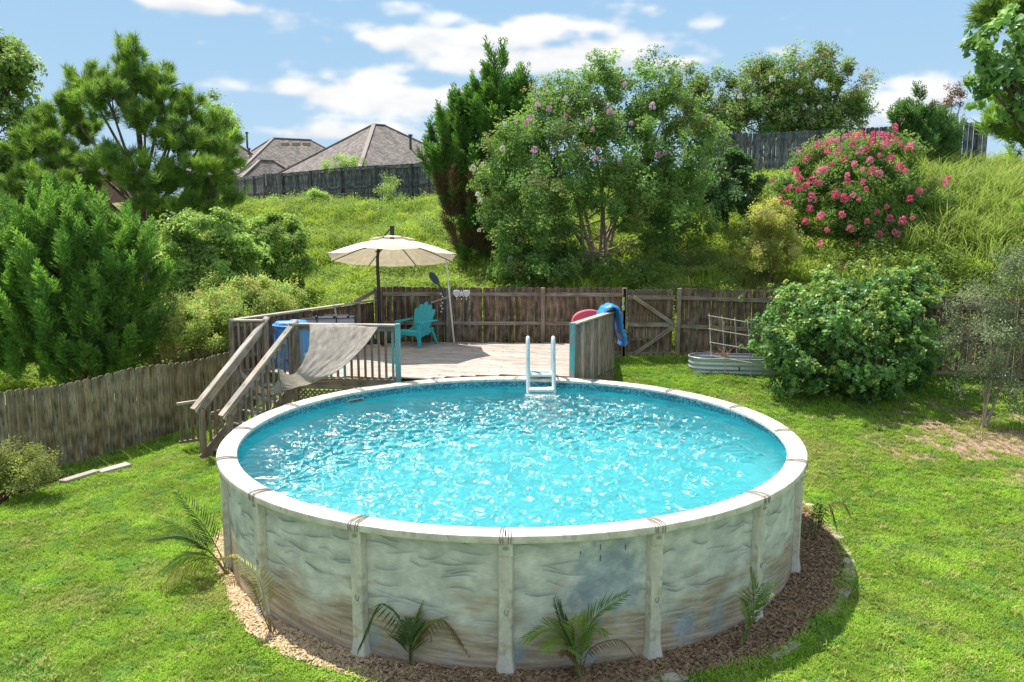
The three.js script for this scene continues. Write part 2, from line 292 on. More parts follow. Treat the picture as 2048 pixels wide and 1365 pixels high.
  for (let i = 1; i <= 24; i++) LP.push(new THREE.Vector2(Math.max(0.001, (R_LINER - 0.32) * (1 - i / 24)), FLOOR_Y));
  const lin = new THREE.LatheGeometry(LP.reverse(), 160);
  { const p = lin.attributes.position, uv2 = lin.attributes.uv; for (let i = 0; i < p.count; i++) uv2.setXY(i, p.getX(i) / 7.4 + 0.5, p.getZ(i) / 7.4 + 0.5); }
  const lt = tex(1024, 1024, (u, v) => { const w1 = fbm2(u * 9, v * 9, 3) * 0.12, a = Math.abs(n2(u * 26 + w1 * 9, v * 26 + 4)), q = 0.90 + 0.05 * fbm2(u * 20, v * 20, 3) + 0.05 * smooth(0.16 - a, 0, 0.16); return [q * 0.94, q, q]; });
  part('liner', lin, mat(0.07, 0.67, 0.74, 0.45, { map: lt, side: THREE.DoubleSide }), pool);
  const band = new THREE.CylinderGeometry(R_LINER - 0.004, R_LINER - 0.004, 0.10, 160, 1, true);
  const bt = tex(512, 64, (u, v) => {
    const i = Math.floor(u * 32), j = Math.floor(v * 5), fu = u * 32 % 1, fv = v * 5 % 1, grout = fu < 0.12 || fv < 0.16, h = Math.abs(Math.sin(i * 12.9898 + j * 78.233) * 43758.5453) % 1;
    return grout ? [0.42, 0.72, 0.76] : h < 0.4 ? [0.13, 0.34, 0.42] : h < 0.75 ? [0.22, 0.50, 0.57] : [0.48, 0.76, 0.80];
  });
  bt.repeat.set(22, 1);
  const bo = part('mosaic_band', band, mat(1, 1, 1, 0.4, { map: bt, side: THREE.DoubleSide }), pool); bo.position.y = 1.255;
  // skimmer mouth
  const sk = new THREE.Group(); sk.name = 'skimmer'; const sp = onY(680, 800, 1.16), sa = Math.atan2(sp.x - POOL.x, sp.z - POOL.z);
  sk.position.set(Math.sin(sa) * (R_LINER - 0.012), 1.165, Math.cos(sa) * (R_LINER - 0.012)); sk.rotation.y = sa + Math.PI; pool.add(sk);
  for (const [w, h, px, py] of [[0.30, 0.022, 0, 0.075], [0.30, 0.022, 0, -0.075], [0.022, 0.172, -0.15, 0], [0.022, 0.172, 0.15, 0]]) { const o = part('frame', new RoundedBoxGeometry(w, h, 0.02, 1, 0.004), resin, sk); o.position.set(px, py, 0.004); }
  const flap = part('flap', new RoundedBoxGeometry(0.275, 0.12, 0.008, 1, 0.003), mat(0.05, 0.12, 0.12, 0.5), sk); flap.position.set(0, -0.01, -0.004); flap.rotation.x = 0.12;
}
// ------------------------------------------------------------------ water with wind ripples
{
  const N = 540, S = 2 * (R_LINER + 0.012), h = new Float32Array((N + 1) * (N + 1));
  reseed(77);
  // scattered cell centres: the ripples cross into a net of sharp crests round flat hollows
  const net = (cell, sd) => { const hs = (i, j, k) => { let t = Math.imul(i * 374761393 + j * 668265263 + k * 2147483647 + sd * 9176, 1274126177); t ^= t >>> 15; t = Math.imul(t, 2246822519); t ^= t >>> 13; return (t >>> 0) / 4294967296; };
    return (x, z) => { const a = x / cell, b = z / cell, ia = Math.floor(a), ib = Math.floor(b); let f1 = 9, f2 = 9; for (let i = -1; i <= 1; i++) for (let j = -1; j <= 1; j++) { const dx = ia + i + hs(ia + i, ib + j, 1) - a, dz = ib + j + hs(ia + i, ib + j, 2) - b, d = dx * dx + dz * dz; if (d < f1) { f2 = f1; f1 = d; } else if (d < f2) f2 = d; } return Math.sqrt(f2) - Math.sqrt(f1); }; };
  const A = net(0.26, 3), B = net(0.165, 8);
  for (let j = 0; j <= N; j++) for (let i = 0; i <= N; i++) {
    const x = (i / N - 0.5) * S, z = (j / N - 0.5) * S, q = Math.hypot(x, z), calm = smooth(R_LINER - q, 0.02, 0.9), lee = smooth(x * 0.45 + z * 0.86 + 2.9 + fbm2(x * 1.2, z * 1.2, 2) * 0.8, 0, 1.2);
    const wx = x * 0.85 + 0.10 * n2(x * 1.7, z * 1.7) + 0.03 * n2(x * 5, z * 5), wz = z * 1.15 + 0.10 * n2(x * 1.7 + 40, z * 1.7) + 0.03 * n2(x * 5 + 9, z * 5);
    const crest = Math.exp(-A(wx, wz) * 7.5) * RIPPLE + Math.exp(-B(wx + 50, wz) * 8) * RIPPLE * 0.5;
    h[j * (N + 1) + i] = crest * (0.08 + 0.92 * calm * lee) + 0.006 * n2(x * 1.3, z * 2.1) + 0.0035 * n2(x * 4.1, z * 6.3);
  }
  const P = [], I = [], id = new Int32Array((N + 1) * (N + 1)).fill(-1), step = S / N;
  for (let j = 0; j <= N; j++) for (let i = 0; i <= N; i++) { const x = (i / N - 0.5) * S, z = (j / N - 0.5) * S; if (Math.hypot(x, z) > R_LINER + 0.01) continue; id[j * (N + 1) + i] = P.length / 3; P.push(x, h[j * (N + 1) + i], z); }
  for (let j = 0; j < N; j++) for (let i = 0; i < N; i++) { const a = id[j * (N + 1) + i], b = id[j * (N + 1) + i + 1], c = id[(j + 1) * (N + 1) + i], d = id[(j + 1) * (N + 1) + i + 1]; if (a >= 0 && b >= 0 && c >= 0) I.push(a, c, b); if (b >= 0 && c >= 0 && d >= 0) I.push(b, c, d); }
  const g = new THREE.BufferGeometry(); g.setAttribute('position', new THREE.Float32BufferAttribute(P, 3)); g.setIndex(I); g.computeVertexNormals();
  const water = struct('pool_water', g, new THREE.MeshPhysicalMaterial({ color: 0xffffff, roughness: WROUGH, transmission: 1, thickness: 1, ior: 1.33 }));
  water.position.set(POOL.x, WATER_Y, POOL.z);
}
// ------------------------------------------------------------------ weathered wood
function woodTex(sd, a, b, knot = 0.5, stain = 0.5) {   // a: pale grain, b: dark grain; one metre across, two along
  return tex(256, 512, (u, v) => {
    const x = u, y = v * 2, wob = n2(x * 3 + sd, y * 0.8) * 0.05, g = n2((x + wob) * 46 + sd, y * 1.3) * 0.5 + n2((x + wob) * 110, y * 2.6 + sd) * 0.35, str = n2((x + wob) * 14 + sd * 3, y * 0.5);
    const blot = fbm2(x * 5 + sd, y * 2.3, 4) * stain, kx = (x * 6 + sd) % 1 - 0.5, ky = (y * 1.7 + Math.floor(x * 6) * 0.37 + sd) % 1 - 0.5, kn = knot * smooth(0.10 - Math.hypot(kx * 0.8, ky * 1.2), 0, 0.05);
    const t = clamp(0.5 + g * 0.36 + str * 0.24 + blot * 0.9 - kn, 0, 1), hue = n2(x * 7 + 31 + sd, y * 1.1) * 0.03;
    return [lerp(b[0], a[0], t) + hue, lerp(b[1], a[1], t), lerp(b[2], a[2], t) - hue];
  }, true, THREE.MirroredRepeatWrapping);
}
const grainBump = tex(256, 512, (u, v) => [0.5 + 0.3 * n2(u * 60, v * 3) + 0.25 * n2(u * 130, v * 6 + 3)], false, THREE.MirroredRepeatWrapping);
for (const t of [grainBump]) t.repeat.set(1, 0.5);
function woodSet(sd, a, b, tones, knot, stain) {   // a few tones of one kind of wood
  const t = woodTex(sd, a, b, knot, stain); t.repeat.set(1, 0.5);
  return tones.map((k) => new THREE.MeshStandardMaterial({ map: t, bumpMap: grainBump, bumpScale: 0.003, roughness: 0.92, color: RGB(...(Array.isArray(k) ? k : [k, k, k])) }));
}
const greyWood = woodSet(2.3, [0.69, 0.64, 0.54], [0.36, 0.32, 0.24], [0.84, 0.92, [0.86, 0.86, 0.78], 1.0, [0.94, 0.90, 0.84]], 0.5, 0.7);
const brownWood = woodSet(5.1, [0.58, 0.50, 0.42], [0.27, 0.22, 0.18], [0.82, 0.94, [0.98, 0.94, 0.88], 1.08, [0.92, 0.93, 0.92], 0.74], 0.4, 0.8);
const railWood = woodSet(8.7, [0.68, 0.62, 0.55], [0.42, 0.37, 0.32], [0.95, 0.85], 0.4, 0.5);
const deckWood = woodSet(3.9, [0.80, 0.76, 0.72], [0.55, 0.50, 0.46], [0.86, 0.94, 1.0, [0.92, 0.89, 0.86], 0.8], 0.35, 0.5);
const paleWood = woodSet(6.6, [0.76, 0.72, 0.67], [0.47, 0.43, 0.39], [1.12, 1.22], 0.3, 0.4);
const slateWood = woodSet(9.2, [0.58, 0.58, 0.59], [0.26, 0.26, 0.28], [0.58, 0.70, 0.82, 0.92, 0.52], 0.4, 0.8);
const teal = (() => { const t = tex(128, 256, (u, v) => { const k = fbm2(u * 8, v * 3, 4) + 0.35 * n2(u * 40, v * 3), worn = smooth(k, 0.06, 0.26); return [lerp(0.38, 0.62, worn), lerp(0.67, 0.58, worn), lerp(0.68, 0.53, worn)]; }, true, THREE.MirroredRepeatWrapping); return new THREE.MeshStandardMaterial({ map: t, bumpMap: grainBump, bumpScale: 0.003, roughness: 0.85 }); })();
const pickOf = (list) => list[Math.floor(rnd() * list.length)];

const local = (o, parent) => { if (parent !== scene) o.position.sub(parent.position); return o; };
const bar = (name, a, b, w, t, m, parent, face) => local(beam(name, a, b, w, t, m, parent, face), parent);

// dog-eared fence board of unit height 1 (scaled to size), a few variants
function boardGeo(w, h, ear) {
  const s = new THREE.Shape(), e = ear; s.moveTo(-w / 2, 0); s.lineTo(w / 2, 0); s.lineTo(w / 2, h - e); s.quadraticCurveTo(w / 2 - e * 0.15, h - e * 0.3, w / 2 - e * 1.1, h); s.lineTo(-w / 2 + e * 1.1, h); s.quadraticCurveTo(-w / 2 + e * 0.15, h - e * 0.3, -w / 2, h - e);
  const g = new THREE.ExtrudeGeometry(s, { depth: 0.017, bevelEnabled: false, curveSegments: 3 }); g.translate(0, 0, -0.0085);
  return metreUV(g, 1, rnd() * 7, rnd() * 7);
}
// A privacy fence from a to b; `top` gives the height of its top along it, boards hang down `h`. Rails and posts stand on the side `face`.
function fence(o) {
  const { name = 'privacy_fence', label, a, b, top, h, face, mats, railMats = mats, w = 0.14, gap = 0.006, ear = 0.03, rails = [0.12, 0.5, 0.92], posts, group, off = 0.03, railW = 0.085, lean = 0.006 } = o;
  reseed(o.seed ?? 3);
  const L = Math.hypot(b.x - a.x, b.z - a.z), dir = V((b.x - a.x) / L, 0, (b.z - a.z) / L), f = o.parent ?? thing(name, label, 'fence', V(a.x, top(0) - h, a.z), 0, group);
  const turn = Math.atan2(face.x, face.z), geos = [0, 1, 2, 3, 4].map(() => boardGeo(w, h, ear)), spot = (s, y) => V(a.x + dir.x * s, y, a.z + dir.z * s);
  for (let s = w / 2; s < L - w / 2 + 0.01; s += w + gap) {
    if (o.skip?.(s)) continue;
    const m = part('board', pickOf(geos), pickOf(mats), f), p = spot(s + rr(-0.002, 0.002), top(s / L) - h + rr(-0.014, 0.01)).addScaledVector(face, rr(-0.004, 0.004));
    m.position.copy(p); local(m, f); m.rotation.set(rr(-0.006, 0.006), turn, rr(-lean, lean));
  }
  const P = posts ?? Array.from({ length: Math.floor(L / 2.44) + 1 }, (_, i) => i * 2.44);
  for (let i = 0; i < P.length; i++) {
    const q = spot(P[i], 0).addScaledVector(face, off + 0.05), ty = top(P[i] / L);
    if (!o.noPosts) bar('post', V(q.x, ty - h - 0.1, q.z), V(q.x + rr(-0.01, 0.01), ty + (o.postUp ?? 0.0), q.z), 0.09, 0.09, pickOf(railMats), f, face);
    if (i < P.length - 1 && !o.noRails) for (const r of rails) {
      const y0 = ty - h + h * r, y1 = top(P[i + 1] / L) - h + h * r, e = 0.048;
      bar('rail', spot(P[i] + e, y0).addScaledVector(face, off), spot(P[i + 1] - e, y1).addScaledVector(face, off), railW, 0.036, pickOf(railMats), f, face);
    }
  }
  return f;
}
const TOWARD = V(0, 0, 1);

// back fence behind the deck, gate, and the run to the right
const fenceTop = 2.62;
const bf = V(-3.0, 0, FENCE_Z), gateL = at(1250, 600, 18.8).x, gateR = at(1352, 600, 18.8).x;
fence({ seed: 4, label: 'dark brown board fence with three rails running behind the wooden deck', a: bf, b: V(gateL, 0, FENCE_Z), top: (t) => fenceTop - 0.02 * t, h: 1.78, face: TOWARD, mats: brownWood, railMats: railWood, rails: [0.16, 0.54, 0.91], posts: [0.02, 1.55, 1.55 + 2.15, 1.55 + 4.0, gateL - bf.x - 0.03] });
const RF_A = V(gateR + 0.06, 0, FENCE_Z), RF_B = V(13.2, 0, -16.2);
fence({ seed: 6, label: 'dark brown board fence with rails right of the gate, half hidden by vine', a: RF_A, b: RF_B, top: (t) => lerp(2.59, 2.52, Math.min(1, t * 1.2)), h: 1.80, face: V(RF_B.z - RF_A.z, 0, -(RF_B.x - RF_A.x)).normalize().multiplyScalar(-1), mats: brownWood, railMats: railWood, rails: [0.1, 0.52, 0.88], posts: [0.02, 2.5, 4.94, 7.38, 9.8] });
{
  const g = thing('garden_gate', 'weathered wooden gate with crossed diagonal braces and black latch', 'gate', V(gateL + 0.05, 0.98, FENCE_Z)); reseed(9);
  const x0 = gateL + 0.07, x1 = gateR - 0.03, b0 = 0.98, h = 1.58, geos = [boardGeo(0.14, h, 0.04), boardGeo(0.14, h, 0.04)];
  for (let x = x0 + 0.07; x < x1 - 0.05; x += 0.147) { const m = part('board', pickOf(geos), pickOf(brownWood), g); m.position.set(x, b0 + rr(-0.01, 0.01), FENCE_Z); local(m, g); }
  const z = FENCE_Z + 0.03, z2 = FENCE_Z + 0.062;
  for (const y of [0.10, 0.78, 1.40]) bar('rail', V(x0, b0 + y, z), V(x1, b0 + y, z), 0.095, 0.036, pickOf(railWood), g, TOWARD);
  bar('brace', V(x0 + 0.12, b0 + 1.42, z2), V(x1 - 0.02, b0 + 0.80, z2), 0.09, 0.028, railWood[0], g, TOWARD);
  bar('brace', V(x0 + 0.16, b0 + 0.10, z2), V(x1 - 0.02, b0 + 0.74, z2), 0.09, 0.028, railWood[0], g, TOWARD);
  const la = part('latch', joined([moved(new RoundedBoxGeometry(0.09, 0.03, 0.02, 1, 0.004), 0, 0, 0), moved(new THREE.TorusGeometry(0.035, 0.008, 6, 14), -0.02, 0.03, 0.01)]), mat(0.03, 0.03, 0.032, 0.4), g); la.position.set(x1 - 0.1, b0 + 0.95, z2 + 0.01); local(la, g);
}

// picket fence on the left, boards towards the lawn
const LF_A = V(-9.6, 0, -10.1), LF_B = V(-5.75, 0, -17.0);
{ const d = LF_B.clone().sub(LF_A).normalize(); fence({ seed: 12, name: 'picket_fence', label: 'grey mossy board fence sloping along the left side of the lawn', a: LF_A, b: LF_B, top: (t) => 1.44 + 0.03 * Math.sin(t * 20), h: 1.47, face: V(-d.z, 0, d.x).multiplyScalar(1), mats: greyWood, noRails: true, noPosts: true, ear: 0.035, lean: 0.012, off: -0.06 }); }
// neighbours' fence behind the big juniper
fence({ seed: 15, label: 'low brown fence with posts far behind the juniper at the left', a: V(-14.5, 0, -20.5), b: V(-5.0, 0, -19.6), top: (t) => lerp(1.1, 1.45, t), h: 1.25, face: TOWARD, mats: greyWood, railMats: railWood, rails: [0.2, 0.82], postUp: 0.12 });

// fences on the crest of the bank
const crest = (px, py, d) => at(px, py, d);
{
  const a = crest(905, 408, 35.5), b = crest(533, 418, 44.5), c = crest(452, 418, 54), dn = (p, q) => V(q.z - p.z, 0, p.x - q.x).normalize();
  const top = (p, q) => (t) => lerp(p.y, q.y, t) + 1.82 - 0.03 * Math.sin(t * Math.PI * 3);
  const f = fence({ seed: 21, label: 'dark grey weathered fence on the crest of the grassy bank below the roofs', a, b, top: top(a, b), h: 1.86, face: dn(a, b), mats: slateWood, rails: [0.08, 0.5, 0.93], ear: 0.02, railW: 0.09 });
  fence({ seed: 22, parent: f, a: b, b: c, top: top(b, c), h: 1.86, face: dn(b, c), mats: slateWood, rails: [0.5, 0.93], ear: 0.02 });
  const n = at(806, 372, 38.0); bar('replacement_board', V(n.x, n.y - 0.95, n.z + 0.06), V(n.x, n.y + 0.85, n.z + 0.06), 0.15, 0.02, mat(0.42, 0.42, 0.43, 0.9), f, TOWARD);
  const d = crest(1395, 352, 33), e = crest(1975, 330, 28.5);
  fence({ seed: 23, label: 'tall bluish grey fence on the crest behind the pink crepe myrtle', a: d, b: e, top: (t) => lerp(at(1395, 272, 33).y, at(1975, 243, 28.5).y, t), h: 2.1, face: V(e.z - d.z, 0, d.x - e.x).normalize().multiplyScalar(-1), mats: slateWood.slice(1), noRails: true, noPosts: true, ear: 0.035 });
}
// ------------------------------------------------------------------ deck, railings, stairs
const D_A = V(-2.0, 0, -14.38), D_B = V(-3.86, 0, -14.55), D_C = V(-4.5, 0, -15.03), D_D = V(-5.12, 0, -15.05), D_E = V(-3.06, 0, -18.7), D_F = V(2.25, 0, -18.5), D_G = V(2.0, 0, -16.45), D_H = V(1.07, 0, -14.52);
const deck = thing('wooden_deck', 'raised weathered wood deck with railings behind the round pool', 'deck', V(-1, 0, -16.4));
{
  reseed(41);
  const poly = [D_A, D_B, D_C, D_D, D_E, D_F, D_G, D_H].map((p) => [p.x, p.z]);
  const a0 = Math.atan2(D_H.x - POOL.x, D_H.z - POOL.z), a1 = Math.atan2(D_A.x - POOL.x, D_A.z - POOL.z) + 2 * Math.PI;
  for (let i = 1; i < 12; i++) { const p = ring(lerp(a0, a1, i / 12), 3.775); poly.push([p.x, p.z]); }
  const inside = (x, z) => { let c = false; for (let i = 0, j = poly.length - 1; i < poly.length; j = i++) { const [xi, zi] = poly[i], [xj, zj] = poly[j]; if ((zi > z) !== (zj > z) && x < (xj - xi) * (z - zi) / (zj - zi) + xi) c = !c; } return c; };
  const dir = V(0.965, 0, 0.262).normalize(), across = V(-dir.z, 0, dir.x), o = V(-1, 0, -16.4), w = 0.138, gap = 0.007;
  for (let k = -24; k <= 24; k++) {
    const c = o.clone().addScaledVector(across, k * (w + gap)); let start = null;
    for (let s = -6; s <= 6; s += 0.02) {
      const p = c.clone().addScaledVector(dir, s), q = p.clone().addScaledVector(across, w / 2), r = p.clone().addScaledVector(across, -w / 2), ok = inside(q.x, q.z) && inside(r.x, r.z);
      if (ok && start === null) start = s;
      if (start !== null && (!ok || s - start > 3.6 + (k % 3) * 0.3)) {
        if (s - start > 0.12) bar('deck_board', c.clone().addScaledVector(dir, start).setY(DECK_Y - 0.014 + rr(-0.002, 0.002)), c.clone().addScaledVector(dir, s - 0.006).setY(DECK_Y - 0.014 + rr(-0.002, 0.002)), w, 0.028, pickOf(deckWood), deck, UPY);
        start = ok ? s : null;
      }
    }
  }
  // rim joists, posts below, lattice skirt
  const rim = [D_H, D_G, D_F], left = [D_A, D_B], low = DECK_Y - 0.12;
  for (const [p, q] of [[D_H, D_G], [D_G, D_F], [D_A, D_B], [D_C, D_D], [D_D, D_E]]) {
    const n = V(q.z - p.z, 0, p.x - q.x).normalize();
    bar('rim_joist', p.clone().setY(low), q.clone().setY(low), 0.19, 0.036, pickOf(railWood), deck, n);
  }
  for (const p of [D_A, D_B, D_C, D_D, D_H, D_G]) bar('support_post', V(p.x, G(p.x, p.z) - 0.1, p.z), V(p.x, DECK_Y - 0.23, p.z), 0.088, 0.088, railWood[1], deck, TOWARD);
  const lattice = (p, q, y0, y1) => { const L = p.distanceTo(q), d = q.clone().sub(p).normalize(), n = V(d.z, 0, -d.x), H = y1 - y0, g = [];
    for (const sgn of [1, -1]) for (let s = -H; s < L; s += 0.085) {
      let s0 = s, s1 = s + H, h0 = 0, h1 = H; if (s0 < 0) { h0 = -s0; s0 = 0; } if (s1 > L) { h1 = H - (s1 - L); s1 = L; } if (s1 - s0 < 0.03) continue;
      const A = p.clone().addScaledVector(d, s0).setY(sgn > 0 ? y0 + h0 : y1 - h0).addScaledVector(n, sgn * 0.005), B = p.clone().addScaledVector(d, s1).setY(sgn > 0 ? y0 + h1 : y1 - h1).addScaledVector(n, sgn * 0.005);
      const m = new THREE.Mesh(plank(A.distanceTo(B), 0.034, 0.007)); span(m, A, B, n); m.updateMatrix(); g.push(m.geometry.applyMatrix4(m.matrix));
    } return joined(g); };
  for (const [p, q, y0] of [[D_A.clone(), D_B.clone(), 0.2], [D_H.clone(), D_G.clone(), 0.35]]) { const l = part('lattice_skirt', lattice(p, q, y0, DECK_Y - 0.23), railWood[1], deck); l.userData.kind = 'stuff'; local(l, deck); }

  // railings: top rail, bottom rail, balusters, end posts
  const railing = (p, q, step, posts, mats, out = TOWARD, topW = 0.135) => {
    const L = p.distanceTo(q), d = q.clone().sub(p).normalize(), y1 = DECK_Y + 0.94;
    bar('top_rail', p.clone().setY(y1), q.clone().setY(y1), topW, 0.034, pickOf(paleWood), deck, UPY);
    bar('top_rail', p.clone().addScaledVector(out, 0.005).setY(y1 - 0.063), q.clone().addScaledVector(out, 0.005).setY(y1 - 0.063), 0.085, 0.034, pickOf(railWood), deck, out);
    for (let s = step * 0.8; s < L - 0.05; s += step) { const x = p.clone().addScaledVector(d, s).addScaledVector(out, 0.042); bar('baluster', x.clone().setY(DECK_Y - 0.19 + rr(-0.01, 0.01)), x.clone().setY(y1 - 0.03), 0.04, 0.038, pickOf(mats), deck, out); }
    for (const [x, m] of posts) bar('railing_post', x.clone().setY(DECK_Y - 0.2), x.clone().setY(y1 + 0.03), 0.088, 0.088, m, deck, out);
  };
  const tealish = [railWood[0], railWood[1], railWood[0], teal];
  railing(D_A, D_B, 0.125, [[D_A, teal], [D_B.clone().lerp(D_A, 0.03), railWood[1]]], tealish, V(D_B.z - D_A.z, 0, D_A.x - D_B.x).normalize().multiplyScalar(-1));
  railing(D_C.clone().add(V(-0.02, 0, 0.0)), D_D, 0.12, [[D_C, railWood[0]], [D_D, railWood[1]]], railWood, TOWARD);
  const right = V(-(D_G.z - D_H.z), 0, D_G.x - D_H.x).normalize();
  railing(D_H, D_G, 0.085, [[D_H, teal], [D_G, railWood[1]]], [railWood[0], railWood[0], paleWood[0]], right);
  // boarded side along the left edge, capped by a long sloping rail
  { const d = D_E.clone().sub(D_D).normalize(), L = D_D.distanceTo(D_E), n = V(-d.z, 0, d.x), geos = [boardGeo(0.14, 1.1, 0.02), boardGeo(0.14, 1.1, 0.02)], turn = Math.atan2(n.x, n.z);
    for (let s = 0.1; s < L - 0.05; s += 0.152) { const m = part('side_board', pickOf(geos), pickOf(brownWood), deck); m.position.set(D_D.x + d.x * s, DECK_Y - 0.2, D_D.z + d.z * s).addScaledVector(n, -0.03); m.rotation.y = turn; local(m, deck); }
    bar('top_rail', D_D.clone().setY(DECK_Y + 0.945), D_E.clone().setY(DECK_Y + 0.945), 0.135, 0.034, paleWood[0], deck, UPY);
    bar('middle_rail', D_D.clone().addScaledVector(n, 0.02).setY(DECK_Y + 0.25), D_E.clone().addScaledVector(n, 0.02).setY(DECK_Y + 0.25), 0.085, 0.034, railWood[0], deck, n);
    const e = D_E.clone().add(V(0.02, 0, 0.06)); bar('railing_post', e.clone().setY(DECK_Y - 0.2), e.clone().setY(fenceTop + 0.0), 0.1, 0.1, railWood[1], deck, TOWARD);
    const k = D_E.clone().addScaledVector(d, -0.75); bar('brace', V(k.x, DECK_Y + 0.96, k.z), V(e.x, fenceTop - 0.06, e.z), 0.085, 0.034, railWood[0], deck, n); bar('railing_post', k.clone().addScaledVector(d, 0.1).setY(DECK_Y), k.clone().addScaledVector(d, 0.1).setY(DECK_Y + 0.93), 0.088, 0.088, railWood[1], deck, n); }
}
// stairs from the deck down to the lawn
const S_DIR = V(-0.6, 0, 0.8), S_ACR = V(0.8, 0, 0.6), S_TOP = D_C.clone(), S_RUN = 1.40, S_W = 0.80;
const stairs = thing('deck_stairs', 'weathered wooden stairs with sloping handrails leading down from deck to lawn', 'stairs', V(-4.9, 0, -14.3));
{
  reseed(51);
  const P = (run, acr, y) => S_TOP.clone().addScaledVector(S_DIR, run).addScaledVector(S_ACR, acr).setY(y);
  const n = 7, rise = DECK_Y / n, tread = S_RUN / n;
  for (let k = 1; k < n; k++) { const y = DECK_Y - k * rise - 0.018, r = (k - 0.5) * tread; bar('tread', P(r, 0.02, y), P(r, S_W - 0.02, y), tread + 0.025, 0.036, pickOf(deckWood), stairs, UPY); }
  for (const a of [0.0, S_W]) {
    bar('stringer', P(-0.02, a, DECK_Y - 0.16), P(S_RUN, a, 0.03), 0.24, 0.036, railWood[1], stairs, S_ACR);
    const top = DECK_Y + 0.90, foot = 0.94, lo = S_RUN + 0.04;
    bar('handrail', P(-0.06, a + 0.0, top + 0.10), P(lo + 0.10, a, foot + 0.02), 0.135, 0.036, paleWood[a ? 0 : 1], stairs, V(0, 1, 0).addScaledVector(S_DIR, 0.9));
    bar('side_rail', P(-0.02, a - 0.02, top - 0.03), P(lo, a - 0.02, foot - 0.08), 0.12, 0.034, paleWood[1], stairs, S_ACR);
    bar('newel_post', P(lo - 0.06, a, -0.05), P(lo - 0.06, a, foot), 0.09, 0.09, railWood[0], stairs, S_ACR);
    bar('newel_post', P(0.02, a, DECK_Y - 0.3), P(0.02, a, DECK_Y + 0.96), 0.09, 0.09, railWood[0], stairs, S_ACR);
    for (let s = 0.14; s < S_RUN - 0.12; s += 0.118) { const f = s / lo, y1 = lerp(top, foot, f) - 0.04, y0 = lerp(DECK_Y - 0.1, 0.08, f); bar('baluster', P(s, a + (a ? 0.04 : -0.045), y0), P(s, a + (a ? 0.04 : -0.045), y1), 0.04, 0.036, pickOf(railWood), stairs, S_ACR); }
  }
  bar('landing_slab', P(S_RUN + 0.22, -0.02, 0.02), P(S_RUN + 0.22, S_W + 0.02, 0.02), 0.34, 0.05, mat(0.38, 0.33, 0.27, 0.95), stairs, UPY);
}
{ // small slatted gate swung open at the stair foot
  const a = onY(369, 846, 0.55), b = onY(410, 842, 0.55); reseed(53);
  const g = thing('stair_gate', 'small slatted wooden gate hanging open at the stair foot', 'gate', V(b.x, 0.1, b.z)), d = V(b.x - a.x, 0, b.z - a.z), L = d.length(); d.normalize();
  const n = V(-d.z, 0, d.x), z = (s, y) => V(b.x - d.x * s, y, b.z - d.z * s);
  const w = 0.46;
  bar('top_rail', z(w, 0.90), z(0, 0.93), 0.05, 0.06, paleWood[0], g, n); bar('bottom_rail', z(w, 0.20), z(0, 0.22), 0.05, 0.05, railWood[0], g, n);
  for (let s = 0.03; s < w; s += 0.095) bar('slat', z(s, 0.18), z(s, 0.90), 0.055, 0.022, pickOf(greyWood), g, n);
}
{ // offcut of lattice propped between stairs and pool
  const p = onY(428, 884, 0.15), q = onY(490, 868, 0.15), g = thing('lattice_panel', 'grey diamond lattice panel standing between stairs and pool wall', 'lattice', V(p.x, 0, p.z));
  const d = V(q.x - p.x, 0, q.z - p.z), L = d.length(); d.normalize(); const n = V(-d.z, 0, d.x), H0 = 0.62, w = (s, y) => V(p.x + d.x * s, y, p.z + d.z * s); reseed(54);
  for (const sgn of [1, -1]) for (let s = -H0; s < L; s += 0.10) { let a = s, b = s + H0, h0 = 0, h1 = H0; if (a < 0) { h0 = -a; a = 0; } if (b > L) { h1 = H0 - (b - L); b = L; } if (b - a < 0.06) continue; bar('slat', w(a, 0.04 + (sgn > 0 ? h0 : H0 - h0)).addScaledVector(n, sgn * 0.005), w(b, 0.04 + (sgn > 0 ? h1 : H0 - h1)).addScaledVector(n, sgn * 0.005), 0.036, 0.008, pickOf(railWood), g, n); }
  bar('cap', w(-0.03, H0 + 0.06), w(L + 0.02, H0 + 0.12), 0.05, 0.03, paleWood[0], g, n);
}
